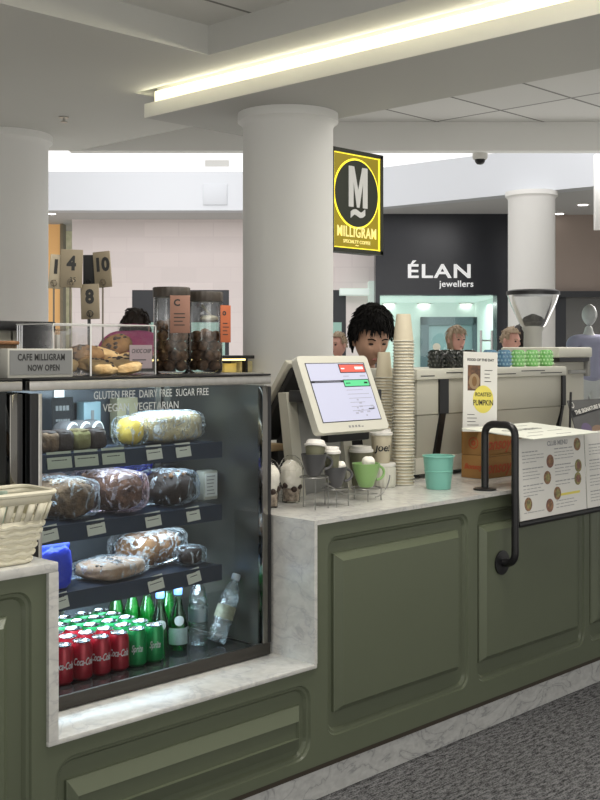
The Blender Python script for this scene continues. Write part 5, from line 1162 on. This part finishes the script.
    shell([0, A0 + per - 4, A0 + per - 3, A0 + per - 2, B0 + per - 4, B0 + per - 3, B0 + per - 2], .012, 'trousers', pants)
    # hair
    mb = MB(); rnd = random.Random(hash(label) % 1000 if False else len(label) * 7)
    def hair_fn(v):
        q = head_fn(v); q = Vector((v.x * .0735 * (1 - .1 * max(0, -v.z)), v.y * .094, v.z * .116))
        return q * (1.10 + (.22 if style == 'thick' else .05) * max(0, v.z + .25) + nz(v, 3.2, .08, 4)) + Vector((0, .004, .004))
    n, k = 44, 34; VV, FF = [], []
    for i in range(k + 1):
        ph = -PI / 2 + PI * i / k
        for j in range(n): VV.append(Vector((math.cos(ph) * math.cos(2 * PI * j / n), math.cos(ph) * math.sin(2 * PI * j / n), math.sin(ph))))
    low = {'thick': -.35, 'short': -.2, 'bob': -1.0, 'bun': -.45, 'long': -1.2}[style]; fr = {'thick': .44, 'short': .62, 'bob': .45, 'bun': .5, 'long': .5}[style]
    def keep(v): return v.z > (fr if v.y < -.35 else (low * .3 + .15 if v.y < .05 else low) if style in ('thick', 'short', 'bun') else (fr if v.y < -.45 else low))
    for i in range(k):
        for j in range(n):
            q = [i * n + j, i * n + (j + 1) % n, (i + 1) * n + (j + 1) % n, (i + 1) * n + j]
            c_ = sum((VV[a] for a in q), Vector()) / 4
            if keep(c_): FF.append(q)
    used = sorted({a for f in FF for a in f}); ix = {a: i for i, a in enumerate(used)}
    mb.add([hair_fn(VV[a]) for a in used], [[ix[a] for a in f] for f in FF], 0, True, HM)
    nt_ = {'thick': 900, 'short': 60, 'bob': 140, 'bun': 80, 'long': 160}[style]; Lk = {'thick': .034, 'short': .016, 'bob': .05, 'bun': .02, 'long': .11}[style]
    for _ in range(nt_):
        for _try in range(40):
            v = Vector((rnd.gauss(0, 1), rnd.gauss(0, 1), rnd.gauss(0, 1))).normalized()
            if keep(v): break
        p = hair_fn(v); nrm = Vector((v.x, v.y, v.z)); dn = (Vector((rnd.uniform(-.5, .5), -.45 if (v.y < 0 and v.z > .2) else .1, -1.0))); dn = (dn - nrm * dn.dot(nrm) * .8).normalized()
        L = Lk * rnd.uniform(.7, 1.25)
        mb.tube([HM @ (p * .97), HM @ (p + nrm * .006 + dn * L * .5), HM @ (p + nrm * (.004 if style != 'thick' else .008) + dn * L)], .01, 6, rs=[.0045, .004, .0008] if style == 'thick' else [.007, .006, .001])
    if style == 'bun': mb.ell((0, .07, .10), (.042, .042, .036), 18, 12, mx=HM, fn=loaf_fn(2, .12, 3, 2))
    mb.xf(SC); o = mb.build('hair', hair); o.parent = t
    t.rotation_euler.z = rz
    return t
def face_dir(v): return math.atan2(v.x, -v.y)
pb_ = atD(367, 350, 5.65); Fv = mall(0, 1); Rv = mall(1, 0)
person('barista with thick black hair looking down behind the till, in a black top', (pb_.x, pb_.y, 0), face_dir(-Fv + .30 * Rv), SKIN, CLOTHB, CLOTHB, HAIRB, 'thick', .928, 1.20, .32, 0, 'down')
w_ = mall((455 - 300) / FPX * 10.2, 10.2); person('woman with short fair hair seen above the coffee machine', (w_.x, w_.y, 0), face_dir(-Fv + .5 * Rv), SKINP, CLOTHR, DENIM, HAIRG, 'bob', .96, 1.0, .05)
w_ = mall((508 - 300) / FPX * 10.4, 10.4); person('balding man with a flushed face beside the grinder hopper', (w_.x, w_.y, 0), face_dir(-Fv + .9 * Rv), SKINP, CLOTHG, DENIM, HAIRG, 'short', .955, 1.0, .12)
w_ = mall((521 - 300) / FPX * 11.2, 11.2); person('person with long dark hair mostly hidden behind the grinder', (w_.x, w_.y, 0), face_dir(Fv + .2 * Rv), SKINP, CLOTHR, DENIM, HAIRD, 'long', .98, 1.0)
w_ = mall((339 - 300) / FPX * 10.5, 10.5); person('short haired person in the mall just visible behind the barista', (w_.x, w_.y, 0), face_dir(-Fv - .8 * Rv), SKINP, CLOTHG, DENIM, HAIRG, 'short', .93, 1.0)
w_ = mall((134 - 300) / FPX * 6.9, 6.9); pk = person('dark haired person in a pink top seen from behind through the cookie box', (w_.x, w_.y, 0), face_dir(Fv), SKINP, CLOTHP, DENIM, HAIRD, 'bob', .985, 1.05, .45)
o = MB().ell((0, .015, 1.455), (.225, .115, .165), 30, 20, fn=loaf_fn(2.6, .05, 2.4, 5)).build('hood', CLOTHP); o.parent = pk
# mannequin in the clothes shop window
w_ = mall((589 - 300) / FPX * 14.95, 14.95)
t = thing('mannequin', 'white headed mannequin in a lavender shirt in the clothes shop window', 'mannequin', (w_.x, w_.y, 0))
hv = [(0, 0, .96), (0, 0, 1.15), (0, 0, 1.35), (0, .01, 1.50), (0, .01, 1.60), (0, 0, 1.68), (-.22, .0, 1.49), (-.28, 0, 1.2), (-.27, -.03, .93), (.22, .0, 1.49), (.28, 0, 1.2), (.27, -.03, .93), (-.1, 0, .9), (-.1, 0, .5), (-.1, 0, .12), (.1, 0, .9), (.1, 0, .5), (.1, 0, .12)]
he = [(0, 1), (1, 2), (2, 3), (3, 4), (4, 5), (3, 6), (6, 7), (7, 8), (3, 9), (9, 10), (10, 11), (0, 12), (12, 13), (13, 14), (0, 15), (15, 16), (16, 17)]
hr = [(.16, .11), (.13, .1), (.17, .12), (.12, .08), .055, .05, .065, .045, .03, .065, .045, .03, .09, .06, .04, .09, .06, .04]
v, f = skin_mesh(hv, he, hr, 2); mb = MB(); mb.add(v, f, 0, True); mb.ell((0, -.01, 1.80), (1.12, 1.12, 1.12), 30, 24, fn=head_fn); o = mb.build('body', MANNEQ); o.parent = t
idx = [0, 1, 2, 3, 6, 7, 8, 9, 10, 11]; mp = {a: i for i, a in enumerate(idx)}
v, f = skin_mesh([hv[a] for a in idx], [(mp[a], mp[b]) for a, b in he if a in mp and b in mp], [tuple(x + .03 for x in hr[a]) if isinstance(hr[a], tuple) else hr[a] + .025 for a in idx], 2); o = MB().add(v, f, 0, True).build('shirt', LAV); o.parent = t
o = MB().lathe([(.30, 0), (.30, .05), (.28, .06)], n=32).build('stand_base', WHITE); o.parent = t
t.rotation_euler.z = face_dir(-Fv + .3 * Rv); t.scale = (1.12, 1.12, 1.09)

# ================================================================== LIGHT
W = bpy.data.worlds.new('world'); S.world = W; W.use_nodes = True
W.node_tree.nodes['Background'].inputs[0].default_value = (1, .985, .95, 1); W.node_tree.nodes['Background'].inputs[1].default_value = .62
def area(name, loc, size, power, col, tgt=None, sy=None):
    l = bpy.data.lights.new(name, 'AREA'); l.energy = power; l.color = col; l.size = size
    if sy: l.shape = 'RECTANGLE'; l.size_y = sy
    o = bpy.data.objects.new(name, l); COL.objects.link(o); o.location = loc
    d = (Vector(tgt) - Vector(loc)) if tgt else Vector((0, 0, -1)); o.rotation_euler = d.to_track_quat('-Z', 'Y').to_euler(); return o
p = mall(1, 12.2); area('atrium_skylight', (p.x, p.y, 8.5), 7, 225, (1, 1, 1))
p = mall(-4, 11.5); area('atrium_skylight_side', (p.x, p.y, 8.0), 6, 120, (1, 1, 1))
p = mall(-1.6, 11); area('mall_wall_fill', (p.x, p.y, 3.75), 1.5, 62, (1, .98, .98), tgt=tuple(mall(-1.2, 15, 1.7)))  # added lamps hidden above the ceiling edge brighten wall and shop fronts
p = mall(2.6, 10.4); area('mall_shop_fill', (p.x, p.y, 3.75), 1.2, 20, (1, .98, .98), tgt=tuple(mall(2.6, 14, 1.9)))
p = mall(2.0, 16); area('jeweller_light', (p.x, p.y, 2.15), 1.2, 16, (.93, 1, .97))
p = mall(4.6, 15.6); area('clothes_shop_light', (p.x, p.y, 2.4), 1.0, 40, (1, .95, .9))
l = area('cove_lamp', (4.12, 1.2, 2.985), 8.0, 20, (1, .93, .68), tgt=(3.0, 1.2, 3.02), sy=.03); l.rotation_euler = Matrix(((0, 0, 1), (1, 0, 0), (0, 1, 0))).to_euler()
area('counter_fill', (3.0, 2.0, 2.95), .9, 32, (1, .95, .86))  # unseen lamps added to light the counter and fridge, no fittings
area('counter_fill_far', (5.6, 3.0, 3.1), .8, 34, (1, .95, .86))
area('fridge_fill', (1.6, 2.0, 3.0), .6, 20, (1, .95, .86))
area('mall_fill', (.5, -4.0, 2.2), 4, 85, (1, .98, .94), tgt=(2.8, 2.6, 1.2))
area('ceiling_fill', (-2.5, 1.5, .6), 3, 33, (1, .98, .93), tgt=(2.5, 4.5, 3.0))  # added low lamps that brighten the ceilings from below
p = mall(3.0, 9.6); area('ceiling_fill_far', (p.x, p.y, .5), 3, 36, (1, .98, .94), tgt=(5.5, 3.5, 3.0))
for z, e in ((ZC1 - .05, 4.0), (SHZ[0] - .03, 2.2), (SHZ[1] - .03, 2.2), (SHZ[2] - .03, 6.5)):
    area('fridge_lamp', ((FX0 + FX1) / 2 - .05, 2.94, z), .72, e, (.72, .88, 1), tgt=((FX0 + FX1) / 2 - .05, 3.06, z - .2), sy=.16)
S.view_settings.view_transform = 'Standard'; S.view_settings.look = 'None'; S.view_settings.exposure = 0; S.view_settings.gamma = 1
S.cycles.max_bounces = 10; S.cycles.transparent_max_bounces = 24; S.cycles.caustics_reflective = False; S.cycles.caustics_refractive = False
